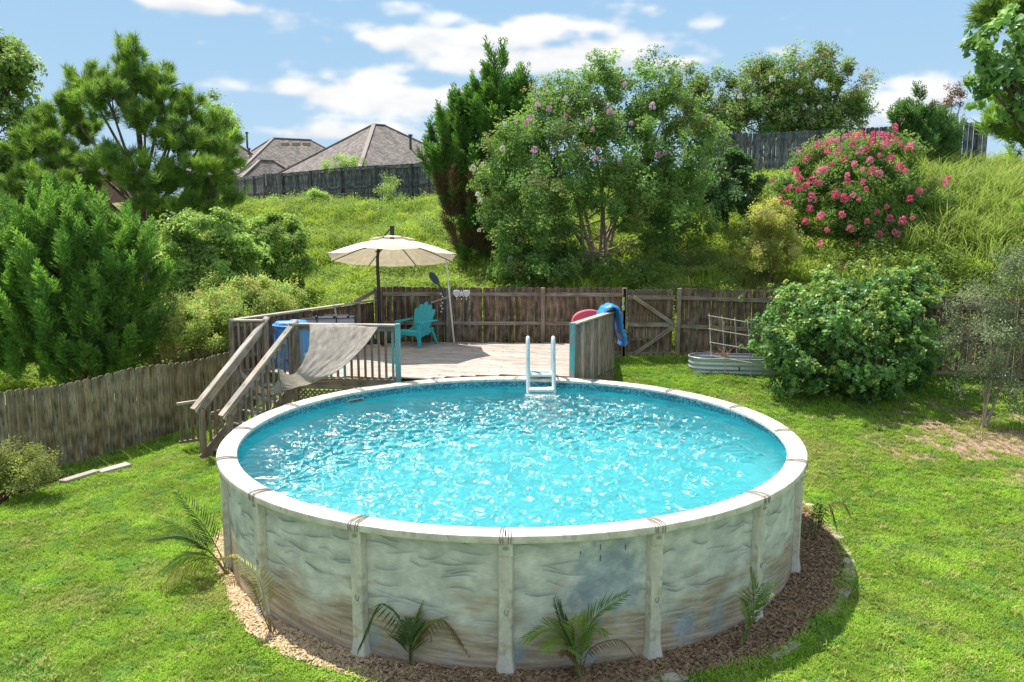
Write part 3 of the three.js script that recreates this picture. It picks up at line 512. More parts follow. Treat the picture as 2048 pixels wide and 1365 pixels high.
// ------------------------------------------------------------------ things on and round the deck
{ // draped shade cloth
  const rail = (px, py, f = 0) => { const t = clamp((795 - px) / 200, 0, 1), d = lerp(14.38, 14.55, t); return at(px, py, d - f); };
  const rows = [
    [[618, 647], [655, 648], [690, 649.5], [722, 651], [757, 653]].map(([x, y]) => rail(x, y, 0.02)),
    [[619, 650], [655, 651], [690, 652], [722, 654], [754, 657]].map(([x, y]) => rail(x, y, 0.12)),
    [[619, 672], [652, 675], [684, 677], [714, 678], [741, 677]].map(([x, y]) => rail(x, y, 0.32)),
    [[616, 700], [645, 704], [672, 706], [698, 706], [721, 701]].map(([x, y]) => rail(x, y, 0.54)),
    [[606, 724], [630, 730], [652, 733], [674, 732], [694, 727]].map(([x, y]) => rail(x, y, 0.74)),
    [[592, 744], [611, 752], [632, 755], [652, 753], [668, 746]].map(([x, y]) => rail(x, y, 0.90)),
    [[583, 750], [598, 760], [613, 765], [630, 764], [642, 758]].map(([x, y]) => rail(x, y, 0.86)),
    [[572, 747], [583, 760], [594, 769], [605, 772], [616, 768]].map(([x, y]) => rail(x, y, 0.74)),
    [[556, 737], [558, 752], [560, 766], [561, 776], [563, 785]].map(([x, y]) => rail(x, y, 0.62)),
  ];
  const tail = [[[556, 758], [561, 772], [563, 786]], [[545, 776], [546, 782], [548, 789]], [[526, 776], [527, 783], [528, 790]], [[505, 763], [507, 772], [509, 780]], [[489, 748], [491, 756], [493, 765]], [[477, 739], [478, 742], [479, 745]]].map((r) => r.map(([x, y]) => at(x, y, lerp(13.95, 14.5, (556 - x) / 80))));
  const patch = (R, nu, nv) => {
    const cols = R[0].length, curves = [...Array(cols)].map((_, j) => new THREE.CatmullRomCurve3(R.map((r) => r[j]))), P = [], U = [], I = [];
    for (let i = 0; i <= nv; i++) { const row = new THREE.CatmullRomCurve3(curves.map((c) => c.getPoint(i / nv))); for (let j = 0; j <= nu; j++) { const p = row.getPoint(j / nu), w = 0.008 * n2(j * 0.35 + R.length, i * 0.22); P.push(p.x, p.y + w, p.z + w); U.push(j / nu * 1.2, i / nv * 1.4); } }
    for (let i = 0; i < nv; i++) for (let j = 0; j < nu; j++) { const a = i * (nu + 1) + j, b = a + nu + 1; I.push(a, b, a + 1, b, b + 1, a + 1); }
    const g = new THREE.BufferGeometry(); g.setAttribute('position', new THREE.Float32BufferAttribute(P, 3)); g.setAttribute('uv', new THREE.Float32BufferAttribute(U, 2)); g.setIndex(I); g.computeVertexNormals(); return g;
  };
  const weave = tex(256, 256, (u, v) => { const k = 0.86 + 0.10 * tile(u, v, 10) + 0.10 * n2(u * 90, v * 12) + 0.06 * n2(u * 12, v * 90); return [k, k * 0.985, k * 0.965]; });
  const m = new THREE.MeshPhysicalMaterial({ color: RGB(0.62, 0.565, 0.51), map: weave, roughness: 1, side: THREE.DoubleSide, transmission: 0.45, thickness: 0 });
  const c = thing('shade_cloth', 'taupe shade cloth draped over the deck railing and stair rail', 'cloth', at(650, 752, 14.1));
  local(part('sheet', patch(rows, 28, 44), m, c), c); local(part('tail', patch(tail, 8, 30), m, c), c);
  const hem = mat(0.10, 0.16, 0.16, 0.9), e = rows.map((r) => r[4].clone()); local(part('hem', tube(e, 0.007, 5, 40), hem, c), c);
  local(part('hem', tube(rows[8].map((p) => p.clone()), 0.008, 5, 20), hem, c), c);
  const s = single('leaning_pole', tube([at(462, 692, 14.9), at(430, 790, 14.45), at(397, 912, 14.2).setY(0.0)], 0.011, 6, 20), mat(0.03, 0.03, 0.032, 0.5), 'thin black pole leaning from the lawn against the stair rail', 'pole');
}
{ // wire loop of hose on the stair rail
  const p = at(565, 730, 14.45), g = joined([0, 1, 2].map((i) => moved(new THREE.TorusGeometry(0.10 + i * 0.012, 0.007, 6, 24, 4.3), p.x + i * 0.03, p.y - i * 0.01, p.z + i * 0.02, 0.2, 0.5 + i * 0.25, -0.4)));
  single('hose_loop', g, mat(0.05, 0.055, 0.06, 0.6), 'dark looped hose hanging on the right stair rail', 'hose');
}
{ // blue tarpaulin over a bin on the deck
  const p = onY(545, 722, DECK_Y), n = 26, P = [], I = [], U = []; p.x = -4.15; p.z = -15.5;
  for (let i = 0; i <= 14; i++) for (let j = 0; j <= n; j++) {
    const v = i / 14, a = j / n * Math.PI * 2, fold = 0.05 * Math.sin(a * 5 + v * 3) * (1 - v * 0.6) + 0.03 * Math.sin(a * 9 + 1), r = (v < 0.86 ? lerp(0.31, 0.25, v) : lerp(0.25, 0, (v - 0.86) / 0.14)) * (1 + fold), y = v < 0.86 ? v / 0.86 * 0.86 : 0.86 + 0.03 * Math.sin((v - 0.86) / 0.14 * 1.57);
    P.push(Math.cos(a) * r * 1.15, y + 0.02 * n2(a, v * 4), Math.sin(a) * r); U.push(j / n, v);
  }
  for (let i = 0; i < 14; i++) for (let j = 0; j < n; j++) { const a = i * (n + 1) + j, b = a + n + 1; I.push(a, b, a + 1, b, b + 1, a + 1); }
  const g = new THREE.BufferGeometry(); g.setAttribute('position', new THREE.Float32BufferAttribute(P, 3)); g.setAttribute('uv', new THREE.Float32BufferAttribute(U, 2)); g.setIndex(I); g.computeVertexNormals();
  const o = thing('covered_bin', 'bin wrapped in bright blue tarpaulin behind the stair railing', 'bin', V(p.x, DECK_Y, p.z));
  part('tarpaulin', g, mat(0.06, 0.24, 0.62, 0.5, { side: THREE.DoubleSide }), o);
  const w = part('folded_towel', new RoundedBoxGeometry(0.2, 0.3, 0.12, 3, 0.05), mat(0.55, 0.62, 0.66, 0.9), o); w.position.set(0.36, 0.16, 0.12); w.rotation.set(0.1, 0.4, 0.25);
  part('lid', new THREE.TorusGeometry(0.29, 0.018, 6, 30).rotateX(Math.PI / 2).scale(1.15, 1, 1), mat(0.10, 0.33, 0.7, 0.45), o).position.y = 0.80;
}
{ // black framed basket table
  const c = V(-3.75, DECK_Y, -16.75), o = thing('framed_basket', 'long grey fabric basket in a black tube frame against the deck side', 'basket', c, 0.18), blk = mat(0.02, 0.02, 0.022, 0.45), cl = mat(0.34, 0.34, 0.36, 0.95);
  const L = 1.12, D = 0.5, y1 = 0.80, y0 = 0.60;
  for (const [a, b] of [[[-L, D], [L, D]], [[-L, -D], [L, -D]], [[-L, D], [-L, -D]], [[L, D], [L, -D]]]) for (const y of [y0, y1]) part('frame_tube', tube([V(a[0] / 2, y, a[1] / 2), V((a[0] + b[0]) / 4, y, (a[1] + b[1]) / 4), V(b[0] / 2, y, b[1] / 2)], 0.013, 6, 4), blk, o);
  for (const x of [-1, -0.34, 0.34, 1]) for (const z of [-1, 1]) part('leg', tube([V(x * L / 2, 0, z * D / 2), V(x * L / 2, 0.4, z * D / 2), V(x * L / 2, y1 + 0.02, z * D / 2)], 0.012, 6, 4), blk, o);
  for (const z of [-1, 1]) { const q = part('fabric_side', new RoundedBoxGeometry(L - 0.04, 0.18, 0.012, 1, 0.004), cl, o); q.position.set(0, 0.70, z * (D / 2 - 0.02)); }
  const bt = part('fabric_floor', new RoundedBoxGeometry(L - 0.05, 0.012, D - 0.05, 1, 0.004), cl, o); bt.position.set(0, 0.61, 0);
  for (const x of [-0.2, 0.15, 0.42]) { const k = part('knob', new THREE.SphereGeometry(0.03, 10, 8), blk, o); k.position.set(x, 0.83, D / 2); }
  const st = part('stick', tube([V(0.2, 0.62, -0.1), V(0.18, 0.8, -0.12), V(0.14, 1.02, -0.14)], 0.016, 6, 6), paleWood[0], o);
}
{ // adirondack chair
  const p = onY(834, 689, DECK_Y), o = thing('adirondack_chair', 'turquoise plastic slatted garden chair on the deck below the umbrella', 'chair', V(p.x, DECK_Y, -18.1), -0.52), m = mat(0.035, 0.42, 0.44, 0.42), S = 0.95;
  o.scale.setScalar(S);
  const box = (name, w, h, d, x, y, z, rx = 0, ry = 0, rz = 0) => { const q = part(name, new RoundedBoxGeometry(w, h, d, 2, Math.min(w, h, d) * 0.3), m, o); q.position.set(x, y, z); q.rotation.set(rx, ry, rz); return q; };
  for (const s of [-1, 1]) { box('front_leg', 0.085, 0.56, 0.05, s * 0.29, 0.28, 0.28, 0, 0, s * 0.03); box('back_leg', 0.05, 0.46, 0.07, s * 0.25, 0.2, -0.36, 0.5); box('arm', 0.13, 0.026, 0.66, s * 0.325, 0.575, 0.0, 0.0, s * -0.06); box('seat_rail', 0.045, 0.10, 0.66, s * 0.24, 0.30, -0.02, 0.2); }
  for (let k = 0; k < 5; k++) box('seat_slat', 0.52, 0.022, 0.088, 0, 0.375 - k * 0.028, 0.27 - k * 0.105, 0.25);
  box('front_apron', 0.52, 0.10, 0.025, 0, 0.32, 0.31);
  for (let k = -2; k <= 2; k++) { // back slats fan out and end in an arch
    const h = 0.74 - Math.abs(k) * 0.05 - (Math.abs(k) > 1 ? 0.05 : 0), sh = new THREE.Shape(), w0 = 0.036, w1 = 0.057; sh.moveTo(-w0, 0); sh.lineTo(w0, 0); sh.lineTo(w1, h - 0.05); sh.quadraticCurveTo(w1 * 0.9, h, 0, h + (k ? 0 : 0.015)); sh.quadraticCurveTo(-w1 * 0.9, h, -w1, h - 0.05);
    const q = part('back_slat', new THREE.ExtrudeGeometry(sh, { depth: 0.018, bevelEnabled: true, bevelSize: 0.004, bevelThickness: 0.004, bevelSegments: 1, curveSegments: 5 }), m, o); q.position.set(k * 0.083, 0.27, -0.17); q.rotation.set(-0.38, 0, -k * 0.062);
  }
  box('back_brace', 0.56, 0.05, 0.024, 0, 0.56, -0.325, -0.38); box('back_brace', 0.5, 0.05, 0.024, 0, 0.36, -0.24, -0.38);
}
{ // cantilever umbrella
  const c = at(785, 515, 17.9), base = V(at(757, 600, 18.3).x, DECK_Y, -18.35), o = thing('cantilever_umbrella', 'large beige octagonal cantilever umbrella on a dark mast over the deck', 'umbrella', base.clone()), R = 1.44, H = 0.43, y0 = c.y;
  const dark = mat(0.028, 0.022, 0.02, 0.45), cloth = new THREE.MeshPhysicalMaterial({ color: RGB(0.66, 0.56, 0.43), roughness: 0.95, side: THREE.DoubleSide, transmission: 0.42, thickness: 0, map: tex(128, 128, (u, v) => { const k = 0.93 + 0.08 * tile(u, v, 6) + 0.04 * tile(u, v, 60, 3); return [k, k * 0.99, k * 0.97]; }) });
  const cx = c.x - base.x, cz = c.z - base.z, cy = y0 - base.y, tilt = 0.015;
  const gore = (r0, r1, drop) => { const P = [], U = [], I = [], n = 8, q = 7; for (let i = 0; i <= n; i++) { const a = i / n * Math.PI * 2 + 0.25; for (let j = 0; j <= q; j++) { const t = lerp(r0, r1, j / q), r = t * R, y = H * (1 - t) + 0.05 * Math.sin(t * Math.PI) - drop; P.push(Math.cos(a) * r, y, Math.sin(a) * r); U.push(i, t * 1.5); } if (i < n) { const b = (i + 0.5) / n * Math.PI * 2 + 0.25; for (let j = 0; j <= q; j++) { const t = lerp(r0, r1, j / q), r = t * R * Math.cos(Math.PI / 8) * (1 - 0.03 * t), y = H * (1 - t) + 0.05 * Math.sin(t * Math.PI) - drop - 0.035 * t; P.push(Math.cos(b) * r, y, Math.sin(b) * r); U.push(i + 0.5, t * 1.5); } } }
    const w = q + 1; for (let i = 0; i < 2 * n; i++) for (let j = 0; j < q; j++) { const a = i * w + j, b = a + w; I.push(a, a + 1, b, b, a + 1, b + 1); } const g = new THREE.BufferGeometry(); g.setAttribute('position', new THREE.Float32BufferAttribute(P, 3)); g.setAttribute('uv', new THREE.Float32BufferAttribute(U, 2)); g.setIndex(I); g.computeVertexNormals(); return g; };
  const cn = part('canopy', gore(0.26, 1, 0), cloth, o); cn.position.set(cx, cy, cz); cn.rotation.set(-0.19, 0, tilt);
  const vt = part('vent_cap', gore(0.0, 0.36, -0.05), cloth, o); vt.position.set(cx, cy, cz); vt.rotation.set(-0.19, 0, tilt);
  for (let i = 0; i < 8; i++) { const a = i / 8 * Math.PI * 2 + 0.25, r = part('rib', tube([V(0, H - 0.06, 0), V(Math.cos(a) * R * 0.5, H * 0.5, Math.sin(a) * R * 0.5), V(Math.cos(a) * R * 0.985, -0.015, Math.sin(a) * R * 0.985)], 0.011, 5, 8), dark, o); r.position.set(cx, cy, cz); r.rotation.set(-0.19, 0, tilt); }
  part('hub', new THREE.CylinderGeometry(0.045, 0.045, 0.2, 12), dark, o).position.set(cx, cy + H - 0.08, cz);
  part('mast', limb([V(0, 0, 0), V(0, 1.2, 0), V(-0.01, 1.9, 0), V(0.02, cy + 0.16, 0.02)], 0.04, 0.034, 10, 10), dark, o);
  part('arm', limb([V(0.02, cy + 0.14, 0.02), V(cx * 0.5, cy + 0.22, cz * 0.5), V(cx, cy + H - 0.14, cz)], 0.032, 0.03, 8, 8), dark, o);
  part('arm_end', joined([new RoundedBoxGeometry(0.085, 0.22, 0.085, 2, 0.02), moved(new RoundedBoxGeometry(0.03, 0.24, 0.03, 1, 0.01), -0.12, -0.06, 0, 0, 0, -0.7)]), dark, o).position.set(cx, cy + H + 0.14, cz);
  part('crank_handle', joined([moved(new THREE.CylinderGeometry(0.03, 0.03, 0.14, 10), 0, 1.15, 0.05, Math.PI / 2), moved(new THREE.CylinderGeometry(0.009, 0.009, 0.14, 6), -0.05, 1.2, 0.12, 0, 0, 0.8)]), dark, o);
  for (let i = 0; i < 2; i++) { const f = part('foot', new RoundedBoxGeometry(0.85, 0.05, 0.07, 1, 0.012), dark, o); f.position.y = 0.03 + i * 0.002; f.rotation.y = i * Math.PI / 2 + 0.4; }
  part('mast_strap', new THREE.TorusGeometry(0.045, 0.014, 6, 14).rotateX(1.4), dark, o).position.y = 2.05;
}
{ // white pole leaning on the umbrella, with a short side stick
  const a = onY(908, 686, DECK_Y), b = at(892, 521, 18.0); a.z = Math.max(a.z, -18.5); const p = at(908, 686, -a.z);
  const o = thing('white_pole', 'long white pole propping the umbrella edge in front of the fence', 'pole', V(p.x, DECK_Y, a.z)), w = mat(0.72, 0.70, 0.66, 0.5);
  local(part('pole', tube([V(p.x, DECK_Y, a.z), p.clone().lerp(b, 0.5), b], 0.019, 8, 10), w, o), o);
  local(part('side_stick', tube([at(862, 606, 18.35), at(882, 599, 18.35), at(902, 593, 18.3)], 0.017, 6, 8), paleWood[0], o), o);
}
{ // dark blue paddle hung on the fence post, string of pale chips
  const o = thing('paddle', 'dark blue paddle hooked on the fence post beside the white pole', 'paddle', at(888, 640, 18.65)), bl = mat(0.035, 0.07, 0.10, 0.55);
  local(part('shaft', tube([at(888, 640, 18.6), at(889, 600, 18.6), at(884, 580, 18.6), at(872, 562, 18.6)], 0.022, 8, 16), bl, o), o);
  const s = new THREE.Shape(); s.moveTo(0.04, -0.03); s.quadraticCurveTo(0.14, 0.06, 0.10, 0.26); s.quadraticCurveTo(0.06, 0.40, -0.02, 0.38); s.quadraticCurveTo(-0.12, 0.3, -0.09, 0.12); s.quadraticCurveTo(-0.07, 0.0, -0.04, -0.04);
  const q = part('blade', new THREE.ExtrudeGeometry(s, { depth: 0.02, bevelEnabled: true, bevelSize: 0.008, bevelThickness: 0.008, bevelSegments: 2 }), bl, o); q.position.copy(at(874, 566, 18.6)); local(q, o); q.rotation.set(0, -0.2, 0.62); q.scale.setScalar(0.72);
  const sh = thing('shell_string', 'string of small pale shells hanging down the blue paddle', 'garland', at(884, 622, 18.52)); reseed(62);
  for (let i = 0; i < 7; i++) { const c = part('shell', new THREE.IcosahedronGeometry(0.022, 1).scale(1, 0.8, 0.5), mat(0.72, 0.66, 0.58, 0.6), sh); c.position.copy(at(882 + (i % 2) * 3, 588 + i * 6, 18.52)); local(c, sh); }
}
{ // three silver ornaments on the fence
  const m = mat(0.62, 0.62, 0.60, 0.5), star = new THREE.Shape(); for (let i = 0; i < 10; i++) { const a = i / 10 * Math.PI * 2 + Math.PI / 2, r = i % 2 ? 0.03 : 0.085; i ? star.lineTo(Math.cos(a) * r, Math.sin(a) * r) : star.moveTo(Math.cos(a) * r, Math.sin(a) * r); }
  const shell = new THREE.Shape(); shell.moveTo(0, -0.08); shell.quadraticCurveTo(0.09, -0.01, 0.07, 0.06); shell.quadraticCurveTo(0, 0.1, -0.07, 0.06); shell.quadraticCurveTo(-0.09, -0.01, 0, -0.08);
  [[913, 588, shell, 'left fan-shell ornament of three silver ones on the back fence'], [923, 588, star, 'silver starfish ornament between two shells on the back fence'], [933, 588, shell, 'fan-shell ornament right of the silver starfish on back fence']].forEach(([x, y, s, l]) => {
    const p = at(x, y, 18.68), o = thing(s === star ? 'starfish_ornament' : 'shell_ornament', l, 'ornament', p, 0, 'silver sea ornaments on the fence');
    part('body', new THREE.ExtrudeGeometry(s, { depth: 0.012, bevelEnabled: true, bevelSize: 0.006, bevelThickness: 0.01, bevelSegments: 2, curveSegments: 6 }), m, o); part('hanger', new THREE.CylinderGeometry(0.003, 0.003, 0.1, 5).translate(0, 0.12, 0.0), mat(0.1, 0.1, 0.1), o);
    const d = part('pendant', new THREE.OctahedronGeometry(0.016), m, o); d.position.set(0, -0.12, 0);
  });
}
{ // pink oval board behind the right railing
  const c = at(1179, 642, 16.9), s = new THREE.Shape(), w = 0.36, h = 0.42; s.moveTo(-w, -0.75); s.lineTo(w, -0.75); s.lineTo(w * 0.99, 0.02); s.bezierCurveTo(w * 0.7, 0.18, w * 0.25, 0.21, 0, 0.2); s.bezierCurveTo(-w * 0.6, 0.19, -w * 0.95, 0.1, -w, 0.0);
  const o = thing('float_board', 'pink round-topped foam board leaning behind the right deck railing', 'foam board', V(c.x, DECK_Y, c.z), 0.12), dy = c.y - DECK_Y;
  const b = part('board', new THREE.ExtrudeGeometry(s, { depth: 0.04, bevelEnabled: true, bevelSize: 0.015, bevelThickness: 0.015, bevelSegments: 3, curveSegments: 10 }), mat(0.74, 0.085, 0.15, 0.6), o); b.position.y = 0.78; b.rotation.x = -0.1; b.position.y = dy; 
  const e = part('rim', tube([V(-w, 0.0, 0.02), V(-w * 0.8, 0.13, 0.02), V(0, 0.215, 0.02), V(w * 0.7, 0.14, 0.02), V(w, 0.02, 0.02)], 0.022, 6, 24), mat(0.78, 0.22, 0.26, 0.6), o); e.position.y = dy; e.rotation.x = -0.1;
}
{ // blue inflatable raft folded over the railing end
  const P = [], U = [], I = [], n = 14, m = 40, prof = [[-0.24, -0.25], [-0.16, -0.03], [-0.06, 0.055], [0.05, 0.05], [0.13, -0.06], [0.17, -0.25], [0.2, -0.45], [0.25, -0.6], [0.24, -0.72]].map(([x, y]) => V(x, y, 0)), cv = new THREE.CatmullRomCurve3(prof);
  for (let i = 0; i <= m; i++) { const p = cv.getPointAt(i / m), t = cv.getTangentAt(i / m), nn = V(-t.y, t.x, 0); for (let j = 0; j <= n; j++) { const v = j / n * 2 - 1, pill = i / m > 0.74 ? 1.5 : 1, puff = (0.035 + 0.028 * Math.abs(Math.sin(i / m * Math.PI * 11)) * (0.5 + 0.5 * Math.abs(Math.sin(j / n * Math.PI * 4)))) * Math.sqrt(Math.max(0, 1 - v * v * v * v)) * pill; const q = p.clone().addScaledVector(nn, puff); P.push(q.x, q.y, v * 0.2); } for (let j = n; j >= 0; j--) { const v = j / n * 2 - 1, q = p.clone().addScaledVector(nn, -0.02 * Math.sqrt(Math.max(0, 1 - v * v * v * v))); P.push(q.x, q.y, v * 0.2); } }
  const w = 2 * (n + 1); for (let i = 0; i < m; i++) for (let j = 0; j < w; j++) { const a = i * w + j, b = i * w + (j + 1) % w; I.push(a, a + w, b, b, a + w, b + w); }
  const g = new THREE.BufferGeometry(); g.setAttribute('position', new THREE.Float32BufferAttribute(P, 3)); g.setIndex(I); g.computeVertexNormals();
  const p = D_G.clone().lerp(D_H, 0.06), o = single('pool_raft', g, mat(0.03, 0.26, 0.66, 0.35), 'blue quilted pool raft folded over the end of the right railing', 'raft'); o.position.set(p.x, DECK_Y + 1.0, p.z); o.rotation.y = 0.25;
}
{ // sprayer toy hanging on the gate post
  const p = at(1247, 608, 18.6), o = thing('water_squirter', 'green and grey water squirter hanging from the gate post', 'toy', p); reseed(66);
  const gr = mat(0.42, 0.55, 0.12, 0.5), gy = mat(0.30, 0.42, 0.48, 0.5);
  [[0.09, 0.030, 0.10, gr, 'grip'], [0.0, 0.022, 0.14, gy, 'barrel'], [-0.1, 0.034, 0.09, gr, 'handle']].forEach(([y, r, h, m, n]) => { const q = part(n, new THREE.CylinderGeometry(r, r * 0.8, h, 12), m, o); q.position.y = y; q.rotation.z = 0.1; }); part('loop', new THREE.TorusGeometry(0.03, 0.005, 5, 14), mat(0.03, 0.03, 0.03), o).position.y = 0.17;
}
{ // ladder over the far rim
  const x0 = at(1056, 700, 14.4).x, x1 = at(1107, 700, 14.4).x, o = thing('pool_ladder', 'pale resin pool ladder standing over the far rim into the water', 'ladder', V((x0 + x1) / 2, 0.1, -14.2)), m = mat(0.52, 0.60, 0.60, 0.45), st = mat(0.76, 0.78, 0.75, 0.5);
  const zb = -14.95, zt = -14.50;
  for (const x of [x0, x1]) {
    local(part('handrail', tube([V(x, 0.12, -13.45), V(x, 0.8, -13.85), V(x, 1.5, -14.24), V(x, 1.95, -14.42), V(x, 2.08, -14.50), V(x, 2.06, -14.58), V(x, 1.9, -14.64), V(x, 1.42, -14.72), V(x, DECK_Y, -14.73)], 0.036, 10, 60), m, o), o);
    local(part('rail_brace', tube([V(x, 1.62, -14.34), V(x, 1.6, -14.5), V(x, 1.58, -14.69)], 0.018, 8, 6), m, o), o);
  }
  const mid = (x0 + x1) / 2, w = x1 - x0 - 0.03, step = (y, z, d, h, n = 'step') => { const q = part(n, new RoundedBoxGeometry(y < 1.1 ? w + 0.14 : w, h, d, 2, 0.01), st, o); q.position.set(mid, y, z); return local(q, o); };
  step(1.445, -14.50, 0.36, 0.05, 'platform'); step(1.245, -14.1, 0.2, 0.05); step(1.07, -13.98, 0.22, 0.05); step(0.88, -13.86, 0.22, 0.05); step(0.68, -13.74, 0.22, 0.05); step(0.46, -13.6, 0.22, 0.05);
  const gr = part('platform_grip', joined([-0.06, 0, 0.06].map((z) => moved(new RoundedBoxGeometry(w - 0.1, 0.008, 0.03, 1, 0.003), mid, 1.475, -14.5 + z))), mat(0.30, 0.36, 0.36, 0.7), o); gr.userData.kind = 'stuff'; local(gr, o);
}
{ // galvanised raised bed, trellis and dry stems
  const p = onGround(1462, 752), c = V(p.x + 0.18, G(p.x, p.z), p.z - 0.42), o = thing('raised_bed', 'oval corrugated galvanised raised garden bed below the trellis', 'planter', c, -0.12), L = 0.62, r = 0.36;
  const ov = (d) => { const pts = []; for (let i = 0; i <= 14; i++) { const a = -Math.PI / 2 + i / 14 * Math.PI; pts.push([L + Math.cos(a) * (r + d), Math.sin(a) * (r + d)]); } for (let i = 0; i <= 14; i++) { const a = Math.PI / 2 + i / 14 * Math.PI; pts.push([-L + Math.cos(a) * (r + d), Math.sin(a) * (r + d)]); } return pts; };
  const P = [], I = [], H = 26; for (let i = 0; i <= H; i++) { const v = i / H, q = ov(0.012 * Math.sin(v * Math.PI * 2 * 3.5)); q.push(q[0]); q.forEach(([x, z]) => P.push(x, v * 0.34, z)); } const w = 31; for (let i = 0; i < H; i++) for (let j = 0; j < w - 1; j++) { const a = i * w + j, b = a + w; I.push(a, b, a + 1, b, b + 1, a + 1); }
  const g = new THREE.BufferGeometry(); g.setAttribute('position', new THREE.Float32BufferAttribute(P, 3)); g.setIndex(I); g.computeVertexNormals();
  const galv = mat(0.50, 0.54, 0.58, 0.42, { metalness: 0.55, side: THREE.DoubleSide });
  part('corrugated_wall', g, galv, o);
  const rim = ov(0.004).map(([x, z]) => V(x, 0.345, z)); rim.push(rim[0].clone()); part('rolled_rim', new THREE.TubeGeometry(new THREE.CatmullRomCurve3(rim), 90, 0.013, 7), galv, o);
  const so = new THREE.Shape(ov(-0.015).map(([x, z]) => new THREE.Vector2(x, z))); part('soil', new THREE.ShapeGeometry(so).rotateX(-Math.PI / 2).translate(0, 0.2, 0), mat(0.09, 0.065, 0.045, 1, { side: THREE.DoubleSide }), o);
  part('drain_stain', new RoundedBoxGeometry(0.03, 0.08, 0.012, 1, 0.004), mat(0.08, 0.06, 0.045, 1), o).position.set(0.05, 0.13, r + 0.012);
  const t = thing('trellis', 'wooden grid trellis leaning on the fence above the raised bed', 'trellis', V(c.x, c.y + 0.2, c.z)); reseed(71);
  const q = (u, v) => { const a = at(1419, 632, 17.55), b = at(1496, 645, 17.35), d = at(1423, 712, 17.25); return a.clone().addScaledVector(b.clone().sub(a), u).addScaledVector(d.clone().sub(a), v); }, stake = mat(0.40, 0.36, 0.31, 0.9);
  for (let i = 0; i < 4; i++) local(part('upright_stake', tube([q(i / 3, -0.06), q(i / 3, 0.5), q(i / 3, i % 2 ? 1.35 : 1.1)], 0.011, 6, 6), stake, t), t);
  for (let i = 0; i < 4; i++) local(part('cross_stake', tube([q(-0.05, i / 3).add(V(0, 0, 0.02)), q(0.5, i / 3).add(V(0, 0, 0.02)), q(1.04, i / 3).add(V(0, 0, 0.02))], 0.011, 6, 6), stake, t), t);
  const stems = []; for (let i = 0; i < 22; i++) { const b = V(c.x - 0.25 + gauss() * 0.16, c.y + 0.2, c.z + gauss() * 0.1); stems.push(limb([b, b.clone().add(V(gauss() * 0.1, rr(0.1, 0.25), gauss() * 0.1)), b.clone().add(V(gauss() * 0.3, rr(0.12, 0.5), gauss() * 0.2))], 0.006, 0.003, 4, 5)); }
  single('dry_plant', joined(stems), mat(0.34, 0.20, 0.13, 0.95), 'withered reddish stems of a dead plant in the raised bed', 'plant');
}
